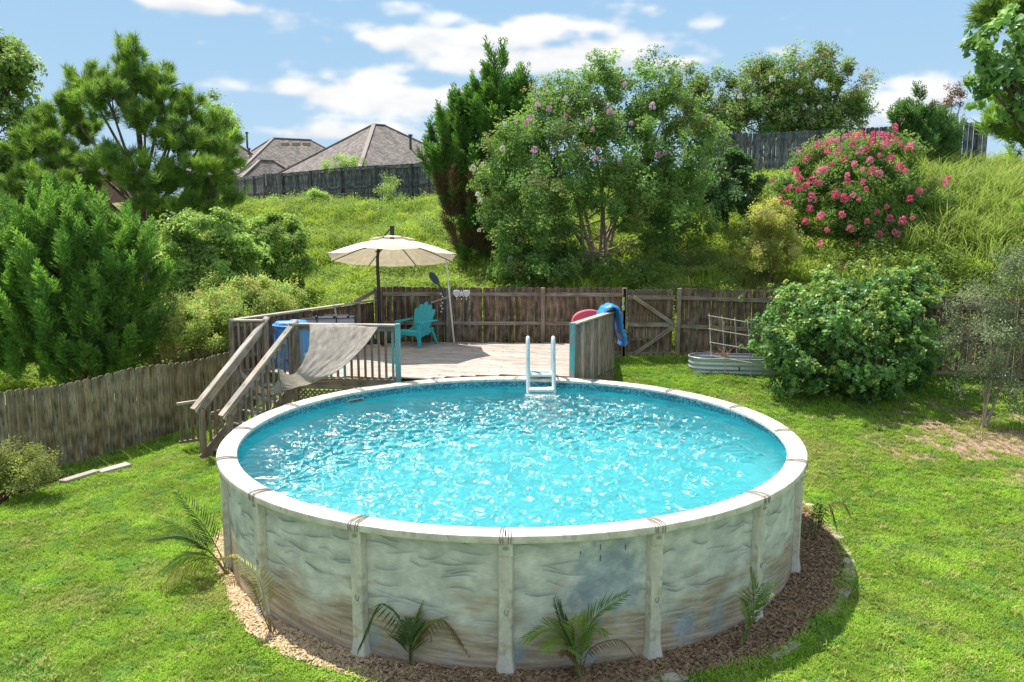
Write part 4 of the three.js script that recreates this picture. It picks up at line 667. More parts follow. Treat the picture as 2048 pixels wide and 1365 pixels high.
// ------------------------------------------------------------------ houses beyond the bank
{
  const shingle = tex(512, 512, (u, v) => { const row = Math.floor(v * 48), off = row % 2 * 0.5 + n2(row * 3.7, 1) * 0.3, cell = Math.floor(u * 36 + off), h = Math.abs(Math.sin(cell * 127.1 + row * 311.7) * 43758.54) % 1, edge = (v * 48 % 1) < 0.18 ? 0.72 : 1, k = (0.74 + 0.34 * h + 0.1 * tile(u, v, 5)) * edge; return [k * 0.82, k * 0.77, k * 0.73]; });
  shingle.repeat.set(0.16, 0.16);
  const roofM = new THREE.MeshStandardMaterial({ map: shingle, color: RGB(0.33, 0.325, 0.33), roughness: 0.95, side: THREE.DoubleSide }), capM = mat(0.30, 0.245, 0.225, 0.95), brickM = mat(0.36, 0.24, 0.19, 0.95, { map: tex(256, 256, (u, v) => { const r = Math.floor(v * 16), m = (v * 16 % 1) < 0.16 || ((u * 6 + (r % 2) * 0.5) % 1) < 0.06, h = Math.abs(Math.sin(Math.floor(u * 6 + (r % 2) * 0.5) * 91.7 + r * 47.3) * 4375.5) % 1; return m ? [0.85, 0.82, 0.78] : [0.72 + 0.28 * h, 0.70 + 0.22 * h, 0.68 + 0.2 * h]; }) }), trimM = mat(0.62, 0.58, 0.53, 0.7), ventM = mat(0.06, 0.06, 0.065, 0.6);
  const face = (pts) => { const P = [], U = [], n = pts[1].clone().sub(pts[0]).cross(pts[2].clone().sub(pts[0])).normalize(), e = pts[1].clone().sub(pts[0]).normalize(), f = n.clone().cross(e); for (let i = 1; i < pts.length - 1; i++) for (const p of [pts[0], pts[i], pts[i + 1]]) { P.push(p.x, p.y, p.z); U.push(p.dot(e), p.dot(f)); } const g = new THREE.BufferGeometry(); g.setAttribute('position', new THREE.Float32BufferAttribute(P, 3)); g.setAttribute('uv', new THREE.Float32BufferAttribute(U, 2)); g.computeVertexNormals(); return g; };
  // hipped roof over a w x d plan, ridge along x
  function hip(o, x, z, w, d, y0, h, ridge, turn) {
    const g = new THREE.Group(); g.name = 'roof'; g.position.set(x, y0, z); g.rotation.y = turn; o.add(g);
    const a = V(-w / 2, 0, d / 2), b = V(w / 2, 0, d / 2), c = V(w / 2, 0, -d / 2), e = V(-w / 2, 0, -d / 2), r0 = V(-ridge / 2, h, 0), r1 = V(ridge / 2, h, 0);
    for (const f of [[a, b, r1, r0], [b, c, r1], [c, e, r0, r1], [e, a, r0]]) part('slope', face(f), roofM, g);
    for (const [p, q] of [[a, r0], [b, r1], [c, r1], [e, r0], [r0, r1]]) { const cp = part('ridge_cap', new THREE.BoxGeometry(0.26, Math.max(0.05, p.distanceTo(q)), 0.07), capM, g); span(cp, p.clone().add(V(0, 0.03, 0)), q.clone().add(V(0, 0.03, 0)), V(0.01, 1, 0.02)); }
    const s = part('soffit', new THREE.BoxGeometry(w - 0.05, 0.22, d - 0.05), trimM, g); s.position.y = -0.115; return g;
  }
  const pipe = (g, x, y, z, h, n = 'vent_pipe') => { const p = part(n, joined([new THREE.CylinderGeometry(0.09, 0.09, h, 10).translate(0, h / 2, 0), new THREE.CylinderGeometry(0.15, 0.15, 0.14, 10).translate(0, h + 0.05, 0), new THREE.ConeGeometry(0.26, 0.2, 10).translate(0, 0.08, 0)]), ventM, g); p.position.set(x, y, z); };
  const wall = (o, x, z, w, d, y0, y1, turn) => { const b = part('wall', metreUV(new THREE.BoxGeometry(w, y1 - y0, d)), brickM, o); b.position.set(x, (y0 + y1) / 2, z); b.rotation.y = turn; };
  { const c = at(760, 330, 62), o = thing('house', 'brick house with large steep brown hipped roof behind the crest fence', 'house', V(c.x, 4.6, c.z)), t = 0.72, apex = at(757, 250, 62).y - 4.6, eave = at(690, 352, 57).y - 4.6;
    wall(o, 0, 0, 10.2, 11.6, -0.3, eave - 0.2, t); const g = hip(o, 0, 0, 11.6, 13.0, eave, apex - eave, 0.9, t);
    const w = hip(o, 7.2, -3.4, 11, 8, eave - 0.1, (at(850, 294, 64).y - 4.6) - eave + 0.3, 4.5, 0.1); wall(o, 7.2, -3.4, 10, 7, -0.3, eave - 0.3, 0.1);
    const v = at(821, 290, 60.0); pipe(o, v.x - o.position.x, v.y - 4.6 - 0.7, v.z - o.position.z, 1.3); }
  { const c = at(560, 330, 80), o = thing('house', 'brick house with several brown hipped roofs beside the pine at left', 'house', V(c.x, 4.6, c.z)), e = at(560, 345, 76).y - 4.6, t = 0.55;
    wall(o, 0, 0, 11, 9, -0.3, e - 0.2, t); hip(o, 0.9, -1.2, 12.6, 10.4, e, at(575, 276, 80).y - 4.6 - e, 3.6, t);
    wall(o, -5.0, 0.6, 6, 7, -0.3, e - 0.2, t); const g2 = hip(o, -4.6, 1.2, 8.0, 7.6, e - 0.05, at(511, 277, 80).y - 4.6 - e, 0.7, t);
    hip(o, 0.6, 6.4, 6.4, 4.2, e - 1.1, 2.0, 1.2, t); wall(o, 0.6, 6.2, 5.6, 3.4, -0.3, e - 1.3, t);
    const v = at(497, 279, 80); pipe(o, v.x - o.position.x, v.y - 4.6 - 1.0, v.z - o.position.z + 0.5, 1.5); const v2 = at(501, 302, 78); pipe(o, v2.x - o.position.x, v2.y - 4.6 - 0.5, v2.z - o.position.z + 0.5, 0.6);
    for (const x of [570, 592, 613]) { const p = at(x, 287, 77.2), b = part('roof_vent', new RoundedBoxGeometry(0.7, 0.32, 0.6, 1, 0.08), mat(0.34, 0.25, 0.20, 0.8), o); b.position.set(p.x - o.position.x, p.y - 4.6 - 0.05, p.z - o.position.z); } }
  { const c = at(178, 330, 90), o = thing('house', 'distant brown roof glimpsed through the pine branches', 'house', V(c.x, 4.4, c.z)); const e = at(178, 345, 86).y - 4.4; wall(o, 0, 0, 10, 9, -0.3, e - 0.2, 0.3); hip(o, 0, 0, 11.6, 10.6, e, at(178, 306, 90).y - 4.4 - e, 2, 0.3); }
}
// ------------------------------------------------------------------ foliage pieces
function pieces() { const P = [], N = [], I = []; return { P, N, I,
  tri(a, b, c) { const k = P.length / 3, n = b.clone().sub(a).cross(c.clone().sub(a)).normalize(); for (const p of [a, b, c]) { P.push(p.x, p.y, p.z); N.push(n.x, n.y, n.z); } I.push(k, k + 1, k + 2); },
  // leaf: a folded lozenge from base b along d, its blade turned to n
  leaf(b, d, n, L, W, fold = 0.25, tip = 0.45) { const s = d.clone().cross(n).normalize(), up = s.clone().cross(d).normalize(), m = b.clone().addScaledVector(d, L * tip), e = b.clone().addScaledVector(d, L).addScaledVector(up, -L * 0.12), l = m.clone().addScaledVector(s, W / 2).addScaledVector(up, W * fold), r = m.clone().addScaledVector(s, -W / 2).addScaledVector(up, W * fold); this.tri(b, l, e); this.tri(b, e, r); },
  geo() { const g = new THREE.BufferGeometry(); g.setAttribute('position', new THREE.Float32BufferAttribute(P, 3)); g.setAttribute('normal', new THREE.Float32BufferAttribute(N, 3)); g.setIndex(I); return g; } }; }
const ball = () => { let v; do v = V(rr(-1, 1), rr(-1, 1), rr(-1, 1)); while (v.lengthSq() > 1 || v.lengthSq() < 0.01); return v; };
function twigGeo(sd, n, spread, L, W, droop = 0.2, fold = 0.25) {   // leaves along a small forked twig that points up
  reseed(sd); const q = pieces();
  for (let k = 0; k < n; k++) { const t = Math.pow(rnd(), 0.7), a = rnd() * 6.283, r = spread * (0.12 + 0.5 * t) * rr(0.2, 1), b = V(Math.cos(a) * r, t * spread - spread * 0.25, Math.sin(a) * r), d = V(Math.cos(a) + gauss() * 0.5, rr(-droop, 0.8), Math.sin(a) + gauss() * 0.5).normalize(), nn = V(gauss() * 0.7, 1, gauss() * 0.7).normalize(), s = rr(0.7, 1.25); q.leaf(b, d, nn, L * s, W * s, fold); }
  return q.geo();
}
function needleGeo(sd, n, L, W) {   // brush of long needles round a shoot tip
  reseed(sd); const q = pieces();
  for (let k = 0; k < n; k++) { const t = rnd(), a = rnd() * 6.283, b = V(0, -L * 0.9 + t * L * 0.8, 0), d = V(Math.cos(a), rr(0.45, 1.7), Math.sin(a)).normalize(), s = d.clone().cross(ball()).normalize().multiplyScalar(W / 2), l = L * rr(0.75, 1.1), e = b.clone().addScaledVector(d, l).add(V(0, -l * 0.05, 0)); q.tri(b.clone().add(s), b.clone().sub(s), e); }
  return q.geo();
}
function sprayGeo(sd, L, n) {   // feathery juniper spray: a stem with ever shorter branchlets, themselves forked
  reseed(sd); const q = pieces(), bar1 = (b, d, l, w) => { const s = d.clone().cross(ball()).normalize().multiplyScalar(w / 2), m = b.clone().addScaledVector(d, l * 0.45); q.tri(b, m.clone().add(s), b.clone().addScaledVector(d, l)); q.tri(b, b.clone().addScaledVector(d, l), m.clone().sub(s)); };
  for (let k = 0; k < n; k++) { const t = k / n, a = k * 2.4 + gauss() * 0.4, b = V(gauss() * 0.01, t * L, gauss() * 0.01), l = L * (0.5 * (1 - t) + 0.12) * rr(0.7, 1.1), d = V(Math.cos(a) * 0.62, 0.85, Math.sin(a) * 0.62).normalize(); bar1(b, d, l, 0.028);
    for (let j = 1; j < 4; j++) { const c = b.clone().addScaledVector(d, l * j * 0.24), e = d.clone().add(ball().multiplyScalar(0.75)).normalize(); bar1(c, e, l * 0.42, 0.02); } }
  return q.geo();
}
function bladeGeo(sd, n, H, W, lean, spread) {   // tuft of grass blades, each bent once
  reseed(sd); const q = pieces();
  for (let k = 0; k < n; k++) { const a = rnd() * 6.283, r = spread * Math.sqrt(rnd()), b = V(Math.cos(a) * r, -0.01, Math.sin(a) * r), f = rnd() * 6.283, o = V(Math.cos(f), 0, Math.sin(f)), h = H * rr(0.55, 1.1), s = V(-o.z, 0, o.x).multiplyScalar(W / 2), l = lean * rr(0.3, 1.2) * h, m = b.clone().add(V(o.x * l * 0.35, h * 0.62, o.z * l * 0.35)), e = b.clone().add(V(o.x * l, h * (1 - 0.25 * lean), o.z * l)); q.tri(b.clone().add(s), b.clone().sub(s), m.clone().add(s.clone().multiplyScalar(0.8))); q.tri(b.clone().sub(s), m.clone().sub(s.clone().multiplyScalar(0.8)), m.clone().add(s.clone().multiplyScalar(0.8))); q.tri(m.clone().add(s.clone().multiplyScalar(0.8)), m.clone().sub(s.clone().multiplyScalar(0.8)), e); }
  return q.geo();
}
function heartGeo(sd, n, spread, L) {   // broad rounded vine leaves
  reseed(sd); const q = pieces();
  for (let k = 0; k < n; k++) {
    const b = V(gauss() * spread, gauss() * spread * 0.5, gauss() * spread), nn = V(gauss() * 0.8, 1, gauss() * 0.8).normalize(), d = V(gauss(), rr(-0.9, 0.1), gauss()).normalize(); d.addScaledVector(nn, -d.dot(nn) * 0.8).normalize();
    const s = d.clone().cross(nn).normalize(), l = L * rr(0.65, 1.2), at2 = (u, v, w = 0) => b.clone().addScaledVector(d, u * l).addScaledVector(s, v * l).addScaledVector(nn, w * l);
    const c = at2(0.3, 0, -0.06), e = [at2(0, 0), at2(-0.12, 0.24, 0.05), at2(0.18, 0.48, 0.1), at2(0.62, 0.3, 0.04), at2(1, 0, -0.08), at2(0.62, -0.3, 0.04), at2(0.18, -0.48, 0.1), at2(-0.12, -0.24, 0.05)];
    for (let i = 0; i < 8; i++) q.tri(c, e[i], e[(i + 1) % 8]);
  }
  return q.geo();
}
const LEAF = leafMat(0.58, 0.97, 0.45), GLOSS = leafMat(0.48, 0.95, 0.8), SOFT = leafMat(0.5, 1, 0.1), BARK = mat(0.24, 0.18, 0.135, 0.95, { map: tex(128, 256, (u, v) => { const k = 0.8 + 0.35 * n2(u * 14, v * 5) + 0.2 * n2(u * 40, v * 14); return [k, k * 0.97, k * 0.93]; }, true, THREE.MirroredRepeatWrapping) }), PALEBARK = mat(0.36, 0.28, 0.21, 0.9);
const shade = (a, b) => { const t = rnd(); return RGB(lerp(a[0], b[0], t), lerp(a[1], b[1], t), lerp(a[2], b[2], t)); };

// A lobe of a crown: centre and half-sizes in metres, read off the picture at a distance
const L = (px, py, d, rx, ry, rz) => ({ c: at(px, py, d), r: V(rx * d / FOCAL, ry * d / FOCAL, rz ?? rx * d / FOCAL * 0.85) });
function crown(parent, lobes, o) {
  const { geo, m = LEAF, n, size, tones, out = 0.6, up = 0.5, wild = 0.5, shell = 0.62, rag = 0.35, name = 'crown' } = o, mats = [], cols = [];
  const w = lobes.map((l) => l.k ?? Math.pow(l.r.x * l.r.y * l.r.z, 0.67)), total = w.reduce((a, b) => a + b);
  lobes.forEach((l, i) => {
    const c = Math.round(n * w[i] / total), K = Math.max(3, Math.round((o.clumps ?? 20) * Math.sqrt(c / 250))), each = Math.max(1, Math.round(c / K)), R = Math.cbrt(l.r.x * l.r.y * l.r.z);
    for (let k = 0; k < K; k++) {   // boughs: each carries its own clump of twigs, with gaps between the clumps
      const d = ball().normalize(), lump = 1 + rag * n3(d.x * 2.2 + i * 7, d.y * 2.2, d.z * 2.2) + rag * 0.5 * gauss(), q = lerp(shell, 1, Math.sqrt(rnd())) * lump, sz = R * (o.blob ?? 0.27) * rr(0.5, 1.5), tint = rr(0.78, 1.25);
      const h = V(l.c.x + d.x * l.r.x * q, l.c.y + d.y * l.r.y * q, l.c.z + d.z * l.r.z * q), grow = d.clone().multiplyScalar(out).add(V(0, up, 0)).normalize();
      for (let e = 0; e < each; e++) {
        const t = rnd(), stray = rnd() < 0.12 ? 2.1 : 1, p = o.plume ? h.clone().addScaledVector(grow, (t - 0.6) * sz * o.plume).add(ball().multiplyScalar(sz * (1.05 - t) * 0.55)) : h.clone().add(V(gauss(), gauss() * 0.75, gauss()).multiplyScalar(sz * stray)), g = G(p.x, p.z);
        if (p.y < g + (o.floor ?? 0.05) || o.reject?.(p)) continue;
        mats.push(M4(p, aim(grow.clone().add(ball().multiplyScalar(wild)), rnd() * 6.28), rr(size[0], size[1])));
        const tone = o.pick ? o.pick(p, d, l) : tones[Math.floor(rnd() * tones.length)];
        cols.push(shade(tone, tone.map((x) => x * 1.3)).multiplyScalar(tint));
      }
    }
  });
  mats.forEach((x) => { x.elements[12] -= parent.position.x; x.elements[13] -= parent.position.y; x.elements[14] -= parent.position.z; });
  return many(name, geo, m, mats, parent, cols);
}
// trunks, boughs towards the lobes and twigs inside them
function wood(parent, base, lobes, o = {}) {
  const { r = 0.1, stems = 1, m = BARK, twigs = 5, spread = 0.15, end = 0.25 } = o, O = parent.position, boughs = [], trunks = [], bin = [...Array(stems)].map(() => []);
  lobes.forEach((l, i) => bin[i % stems].push(l));
  bin.forEach((ls, s) => {
    const b = base.clone().add(V(stems > 1 ? gauss() * spread : 0, -0.1, stems > 1 ? gauss() * spread : 0)), top = ls.reduce((a, l) => (l.c.y > a.y ? l.c : a), ls[0].c).clone(), mid = b.clone().lerp(top, 0.5).add(V(gauss() * 0.15, 0.1, gauss() * 0.15));
    const path = new THREE.CatmullRomCurve3([b.clone().sub(O), b.clone().lerp(mid, 0.5).add(V(gauss() * 0.05, 0, gauss() * 0.05)).sub(O), mid.clone().sub(O), top.clone().sub(O)]); trunks.push(limb(path.points, r, r * end, 8, 12));
    for (const l of ls) {
      const c = l.c.clone().sub(O), t = clamp((c.y - (b.y - O.y)) / Math.max(0.1, top.y - b.y) - 0.28, 0.12, 0.9), s0 = path.getPoint(t);
      if (l.c !== top) boughs.push(limb([s0, s0.clone().lerp(c, 0.5).add(V(0, -0.06, 0)), c], r * lerp(0.6, 0.3, t), r * 0.14, 5, 6));
      for (let k = 0; k < twigs; k++) { const d = ball().normalize(); d.y = Math.abs(d.y) * 0.8 - 0.1; const e = c.clone().add(V(d.x * l.r.x, d.y * l.r.y, d.z * l.r.z).multiplyScalar(0.85)); boughs.push(limb([c.clone().lerp(s0, 0.25 * rnd()), c.clone().lerp(e, 0.5).add(ball().multiplyScalar(0.05)), e], r * 0.16, r * 0.05, 4, 4)); }
    }
  });
  trunks.forEach((g) => part(stems > 1 ? 'stem' : 'trunk', g, m, parent));
  if (boughs.length) { const o2 = part('branches', joined(boughs), m, parent); o2.userData.kind = 'stuff'; }
}
function tree(name, label, category, base, lobes, o, group) {
  const t = thing(name, label, category, base.clone(), 0, group); reseed(o.seed ?? 5);
  wood(t, base, lobes, o.wood); crown(t, lobes, o); return t;
}
const twigA = twigGeo(3, 34, 0.34, 0.085, 0.046), twigB = twigGeo(4, 30, 0.30, 0.075, 0.040), twigC = twigGeo(6, 26, 0.3, 0.11, 0.075, 0.4), brush = needleGeo(7, 46, 0.26, 0.016), spray = sprayGeo(8, 0.42, 16), heart = heartGeo(10, 9, 0.15, 0.125), fine = twigGeo(11, 26, 0.3, 0.05, 0.024);

// ------------------------------------------------------------------ trees and shrubs
const greens = { pine: [[0.21, 0.34, 0.04], [0.28, 0.42, 0.045], [0.14, 0.24, 0.05], [0.18, 0.30, 0.055]], cedar: [[0.115, 0.253, 0.040], [0.172, 0.333, 0.046], [0.241, 0.425, 0.057]], myrtle: [[0.140, 0.265, 0.059], [0.184, 0.324, 0.065], [0.238, 0.378, 0.076], [0.292, 0.389, 0.086]], yellow: [[0.481, 0.469, 0.119], [0.396, 0.456, 0.119], [0.538, 0.497, 0.158]], maple: [[0.325, 0.460, 0.104], [0.399, 0.531, 0.138], [0.251, 0.374, 0.083]], vine: [[0.132, 0.277, 0.062], [0.171, 0.321, 0.068], [0.112, 0.232, 0.062], [0.212, 0.373, 0.074]] };

{ // pine
  const b = ground(at(285, 430, 27).x, -27), d = 27;
  tree('pine_tree', 'tall loblolly pine with long bright needles at the left', 'pine tree', b, [
    L(262, 100, d, 26, 40), L(262, 150, d, 52, 44), L(170, 165, d, 44, 36), L(330, 175, d, 50, 38), L(215, 195, d - 0.8, 60, 36), L(130, 215, d, 40, 34), L(370, 205, d, 34, 38), L(290, 225, d - 0.6, 60, 36), L(95, 245, d, 40, 32), L(170, 260, d + 1, 44, 28), L(350, 262, d - 0.8, 60, 34), L(420, 265, d, 44, 38), L(215, 318, d - 1.2, 70, 34), L(110, 300, d - 0.6, 60, 40), L(50, 290, d, 44, 46), L(440, 310, d - 0.4, 40, 40), L(395, 340, d - 1, 66, 40), L(300, 350, d - 1.4, 70, 38), L(130, 360, d - 1, 74, 40), L(40, 370, d - 0.5, 54, 44), L(420, 395, d - 1, 60, 36), L(330, 410, d - 1.3, 60, 30),
  ], { seed: 101, geo: brush, m: SOFT, n: 3000, size: [0.9, 1.5], tones: greens.pine, out: 0.7, up: 0.85, wild: 0.45, shell: 0.35, rag: 0.4, blob: 0.20, clumps: 26, wood: { r: 0.16, twigs: 7 } });
}
tree('sweetgum_tree', 'airy broadleaf tree cut off by the left picture edge', 'tree', ground(-19.0, -30), [L(-20, 120, 29, 60, 40), L(10, 180, 29, 46, 50), L(-10, 270, 29, 60, 60), L(-10, 370, 29, 60, 60), L(20, 420, 28, 40, 50)], { seed: 102, geo: twigC, n: 1500, size: [0.8, 1.4], tones: greens.maple.concat([[0.18, 0.24, 0.06]]), rag: 0.5, wood: { r: 0.14, twigs: 8 } });
tree('young_tree', 'small leafy treetop peeping out behind the pine', 'tree', ground(at(430, 300, 33).x, -33), [L(425, 225, 33, 30, 22), L(445, 250, 33, 24, 24), L(435, 290, 33, 30, 40)], { seed: 103, geo: twigB, n: 420, size: [0.9, 1.4], tones: greens.maple, rag: 0.5, wood: { r: 0.06, twigs: 6 } });
{ // big juniper behind the picket fence
  const d = 18.2, b = ground(at(150, 700, d).x, -d);
  tree('juniper_tree', 'broad dark green juniper towering behind the picket fence', 'juniper', b, [L(120, 456, d, 70, 66), L(60, 506, d, 76, 70), L(190, 496, d, 78, 70), L(250, 520, d, 60, 70), L(30, 580, d - 0.3, 86, 76), L(140, 560, d - 0.5, 100, 84), L(240, 584, d - 0.2, 76, 80), L(20, 654, d - 0.3, 84, 74), L(120, 644, d - 0.6, 100, 80), L(220, 664, d - 0.4, 84, 70), L(60, 714, d - 0.2, 70, 46), L(170, 724, d - 0.4, 90, 44), L(265, 679, d, 40, 60)], { seed: 104, geo: spray, m: SOFT, n: 6200, size: [0.65, 1.25], tones: greens.cedar, out: 0.6, up: 1.0, wild: 0.22, shell: 0.55, rag: 0.3, plume: 3.0, blob: 0.26, clumps: 34, wood: { r: 0.14, twigs: 5 } });
}
{ // maple scrub, yellow scrub on the bank at left
  tree('maple_shrub', 'light green bushy young maple between juniper and umbrella', 'shrub', ground(at(440, 590, 20.6).x, -20.6), [L(420, 480, 20.6, 66, 46), L(380, 540, 20.4, 54, 54), L(460, 540, 20.4, 60, 60), L(430, 600, 20.3, 80, 46), L(385, 590, 20.2, 40, 40)], { seed: 105, geo: twigC, n: 1900, size: [0.55, 0.9], tones: greens.maple, rag: 0.3, wood: { r: 0.05, stems: 3 } });
  tree('maple_shrub', 'rounded light green sapling on the bank left of the umbrella', 'shrub', ground(at(555, 560, 24).x, -24), [L(550, 470, 24, 44, 44), L(575, 520, 24, 36, 50), L(530, 540, 24, 40, 46)], { seed: 106, geo: twigC, n: 1300, size: [0.55, 0.9], tones: greens.maple.concat([[0.22, 0.32, 0.05]]), rag: 0.35, wood: { r: 0.04, stems: 2 } });
  tree('yellow_shrub', 'low yellowish layered shrub spreading over the left deck side', 'shrub', ground(at(430, 700, 18.6).x, -18.6), [L(370, 650, 18.3, 50, 34), L(430, 625, 18.5, 70, 34), L(500, 610, 19.0, 70, 30), L(420, 665, 18.2, 60, 26), L(470, 590, 19.2, 70, 28), L(560, 600, 19.6, 34, 22)], { seed: 107, geo: twigB, n: 1700, size: [0.5, 0.9], tones: greens.yellow.concat(greens.maple), out: 0.8, up: 0.15, rag: 0.35, wood: { r: 0.04, stems: 3 } });
}
{ // upright cedar beside the crepe myrtle
  const d = 25, b = ground(at(975, 520, d).x, -d), brown = [[0.26, 0.18, 0.08], [0.19, 0.14, 0.07]];
  tree('cedar_tree', 'pointed bright green cedar with browned lower side beside the crepe myrtle', 'cedar', b, [L(995, 150, d, 16, 34), L(990, 200, d, 36, 44), L(1030, 210, d, 30, 40), L(960, 230, d, 44, 46), L(920, 270, d, 44, 48), L(990, 270, d, 66, 56), L(895, 310, d, 38, 50), L(950, 330, d, 70, 60), L(1020, 330, d, 50, 60), L(920, 385, d, 56, 50), L(960, 430, d, 60, 60), L(985, 490, d, 50, 60), L(960, 530, d, 40, 40)], { seed: 108, geo: spray, m: SOFT, n: 3800, size: [0.8, 1.5], pick: (p, dd) => { const y = p.y; const k = n3(p.x, p.y, p.z * 2); return y < at(930, 360, d).y && y > at(930, 520, d).y && p.x < at(985, 400, d).x && k > -0.2 ? brown[Math.floor(rnd() * 2)] : y < at(930, 350, d).y && k > 0.3 ? brown[1] : [[0.12, 0.26, 0.03], [0.16, 0.31, 0.035], [0.085, 0.20, 0.03]][Math.floor(rnd() * 3)]; }, out: 0.5, up: 1.1, wild: 0.2, shell: 0.5, rag: 0.25, plume: 2.6, blob: 0.34, clumps: 22, wood: { r: 0.1, twigs: 4 } });
}
// crepe myrtle blossoms: a ruffled cone of petals
function blossomGeo(sd, n, r, h) { reseed(sd); const q = pieces(); for (let k = 0; k < n; k++) { const t = rnd(), a = rnd() * 6.283, w = r * Math.sqrt(Math.sin(Math.PI * (0.15 + 0.8 * t))) * (1 - 0.35 * t), b = V(Math.cos(a) * w, (t - 0.3) * h, Math.sin(a) * w), d = V(Math.cos(a), rr(-0.2, 0.9), Math.sin(a)).add(ball().multiplyScalar(0.5)).normalize(); q.leaf(b.clone().addScaledVector(d, -0.02), d, ball().normalize(), 0.07, 0.06, 0.3, 0.55); } return q.geo(); }
const panicle = [blossomGeo(20, 60, 0.10, 0.24), blossomGeo(21, 50, 0.085, 0.20), blossomGeo(22, 40, 0.07, 0.16)];
function blossoms(t, spots, d, mats, size) { for (const [px, py, dz = 0] of spots) { const o = part('blossom', pickOf(panicle), pickOf(mats), t); o.position.copy(at(px, py, d + dz)).sub(t.position); o.rotation.set(gauss() * 0.5, rnd() * 6, gauss() * 0.5); o.scale.setScalar(rr(size[0], size[1])); } }
const petal = (r, g, b) => new THREE.MeshPhysicalMaterial({ color: RGB(r, g, b), roughness: 0.8, transmission: 0.3, thickness: 0, side: THREE.DoubleSide });
{ // the large pale crepe myrtle
  const d = 23.5, b = ground(at(1190, 560, d).x, -d);
  const t = tree('crepe_myrtle', 'large many-stemmed crepe myrtle with sparse lilac blossoms behind the fence', 'crepe myrtle', b, [L(1215, 150, d, 36, 44), L(1110, 190, d, 34, 30), L(1180, 210, d - 0.3, 70, 50), L(1290, 190, d, 50, 60), L(1345, 150, d, 12, 40), L(1330, 230, d, 60, 50), L(1090, 250, d - 0.4, 66, 46), L(1030, 300, d - 0.4, 60, 54), L(1130, 310, d - 0.9, 90, 70), L(1240, 290, d - 0.9, 90, 76), L(1340, 310, d - 0.3, 80, 66), L(1400, 270, d, 40, 50), L(1010, 370, d - 0.5, 60, 54), L(1100, 400, d - 1.1, 90, 70), L(1210, 390, d - 1.2, 100, 76), L(1320, 390, d - 0.6, 80, 66), L(1390, 370, d, 46, 56), L(1010, 440, d - 0.7, 56, 54), L(1070, 480, d - 1.2, 76, 60), L(1325, 455, d - 0.4, 62, 50), L(1380, 450, d, 40, 36), L(1050, 530, d - 1.3, 60, 42), L(1120, 545, d - 1.6, 70, 34), L(1240, 556, d - 1.2, 66, 24), L(1300, 520, d - 0.5, 50, 44)], { seed: 110, geo: twigA, n: 3900, size: [0.75, 1.2], pick: (p) => { const k = n3(p.x * 0.8, p.y * 0.8, p.z * 0.8); return k > 0.5 && rnd() < 0.3 ? [0.36, 0.30, 0.12] : pickOf(greens.myrtle); }, shell: 0.4, rag: 0.34, up: 0.55, blob: 0.24, clumps: 26, wood: { r: 0.055, stems: 9, spread: 0.5, twigs: 4, m: PALEBARK } });
  const pink = [petal(0.66, 0.40, 0.52), petal(0.70, 0.48, 0.58), petal(0.60, 0.33, 0.46)], white = [petal(0.72, 0.70, 0.64), petal(0.66, 0.62, 0.55)]; reseed(111);
  blossoms(t, [[1032, 245], [1052, 248], [1060, 240], [1075, 212], [1098, 220], [1068, 303], [1130, 235], [1185, 260], [1196, 300], [1192, 320], [1206, 322], [1262, 248], [1146, 322], [1175, 242], [1330, 308], [1316, 312], [1250, 170], [1220, 225], [1305, 215], [1110, 300], [1240, 330]].map(([x, y]) => [x, y, -1.9]), d, pink, [0.5, 0.8]);
  blossoms(t, [[955, 390], [960, 402], [945, 340], [958, 462], [1012, 490], [1080, 345], [1065, 380], [1100, 562, -0.4], [1010, 250], [1130, 200], [965, 330], [1005, 300], [1040, 480], [1020, 520]].map(([x, y, z = 0]) => [x, y, z - 1.7]), d, white, [0.45, 0.75]);
}
{ // white crepe myrtle behind the right crest fence
  const d = 35, b = ground(at(1560, 260, d).x, -d);
  const t = tree('crepe_myrtle', 'wide white-flowered crepe myrtle rising above the right crest fence', 'crepe myrtle', b, [L(1370, 190, d, 40, 50), L(1420, 215, d, 50, 60), L(1500, 180, d, 60, 50), L(1570, 160, d, 60, 40), L(1635, 150, d, 36, 36), L(1640, 110, d, 18, 16), L(1680, 190, d, 50, 40), L(1550, 210, d, 80, 50), L(1640, 225, d, 70, 40), L(1715, 215, d, 24, 24), L(1460, 250, d, 70, 40), L(1560, 260, d, 80, 40), L(1660, 262, d, 60, 28)], { seed: 112, geo: twigA, n: 2300, size: [0.95, 1.5], tones: greens.myrtle.concat([[0.28, 0.25, 0.08], [0.10, 0.15, 0.04]]), rag: 0.45, wood: { r: 0.07, stems: 6, spread: 0.5, twigs: 5, m: PALEBARK } });
  reseed(113); blossoms(t, [[1500, 165], [1545, 160], [1575, 155], [1600, 185], [1668, 188], [1682, 190], [1430, 195], [1520, 210], [1610, 215], [1455, 225], [1405, 260], [1640, 215], [1590, 240], [1480, 195], [1625, 245]].map(([x, y]) => [x, y, -1.4]), d, [petal(0.78, 0.78, 0.75)], [0.6, 1.0]);
}
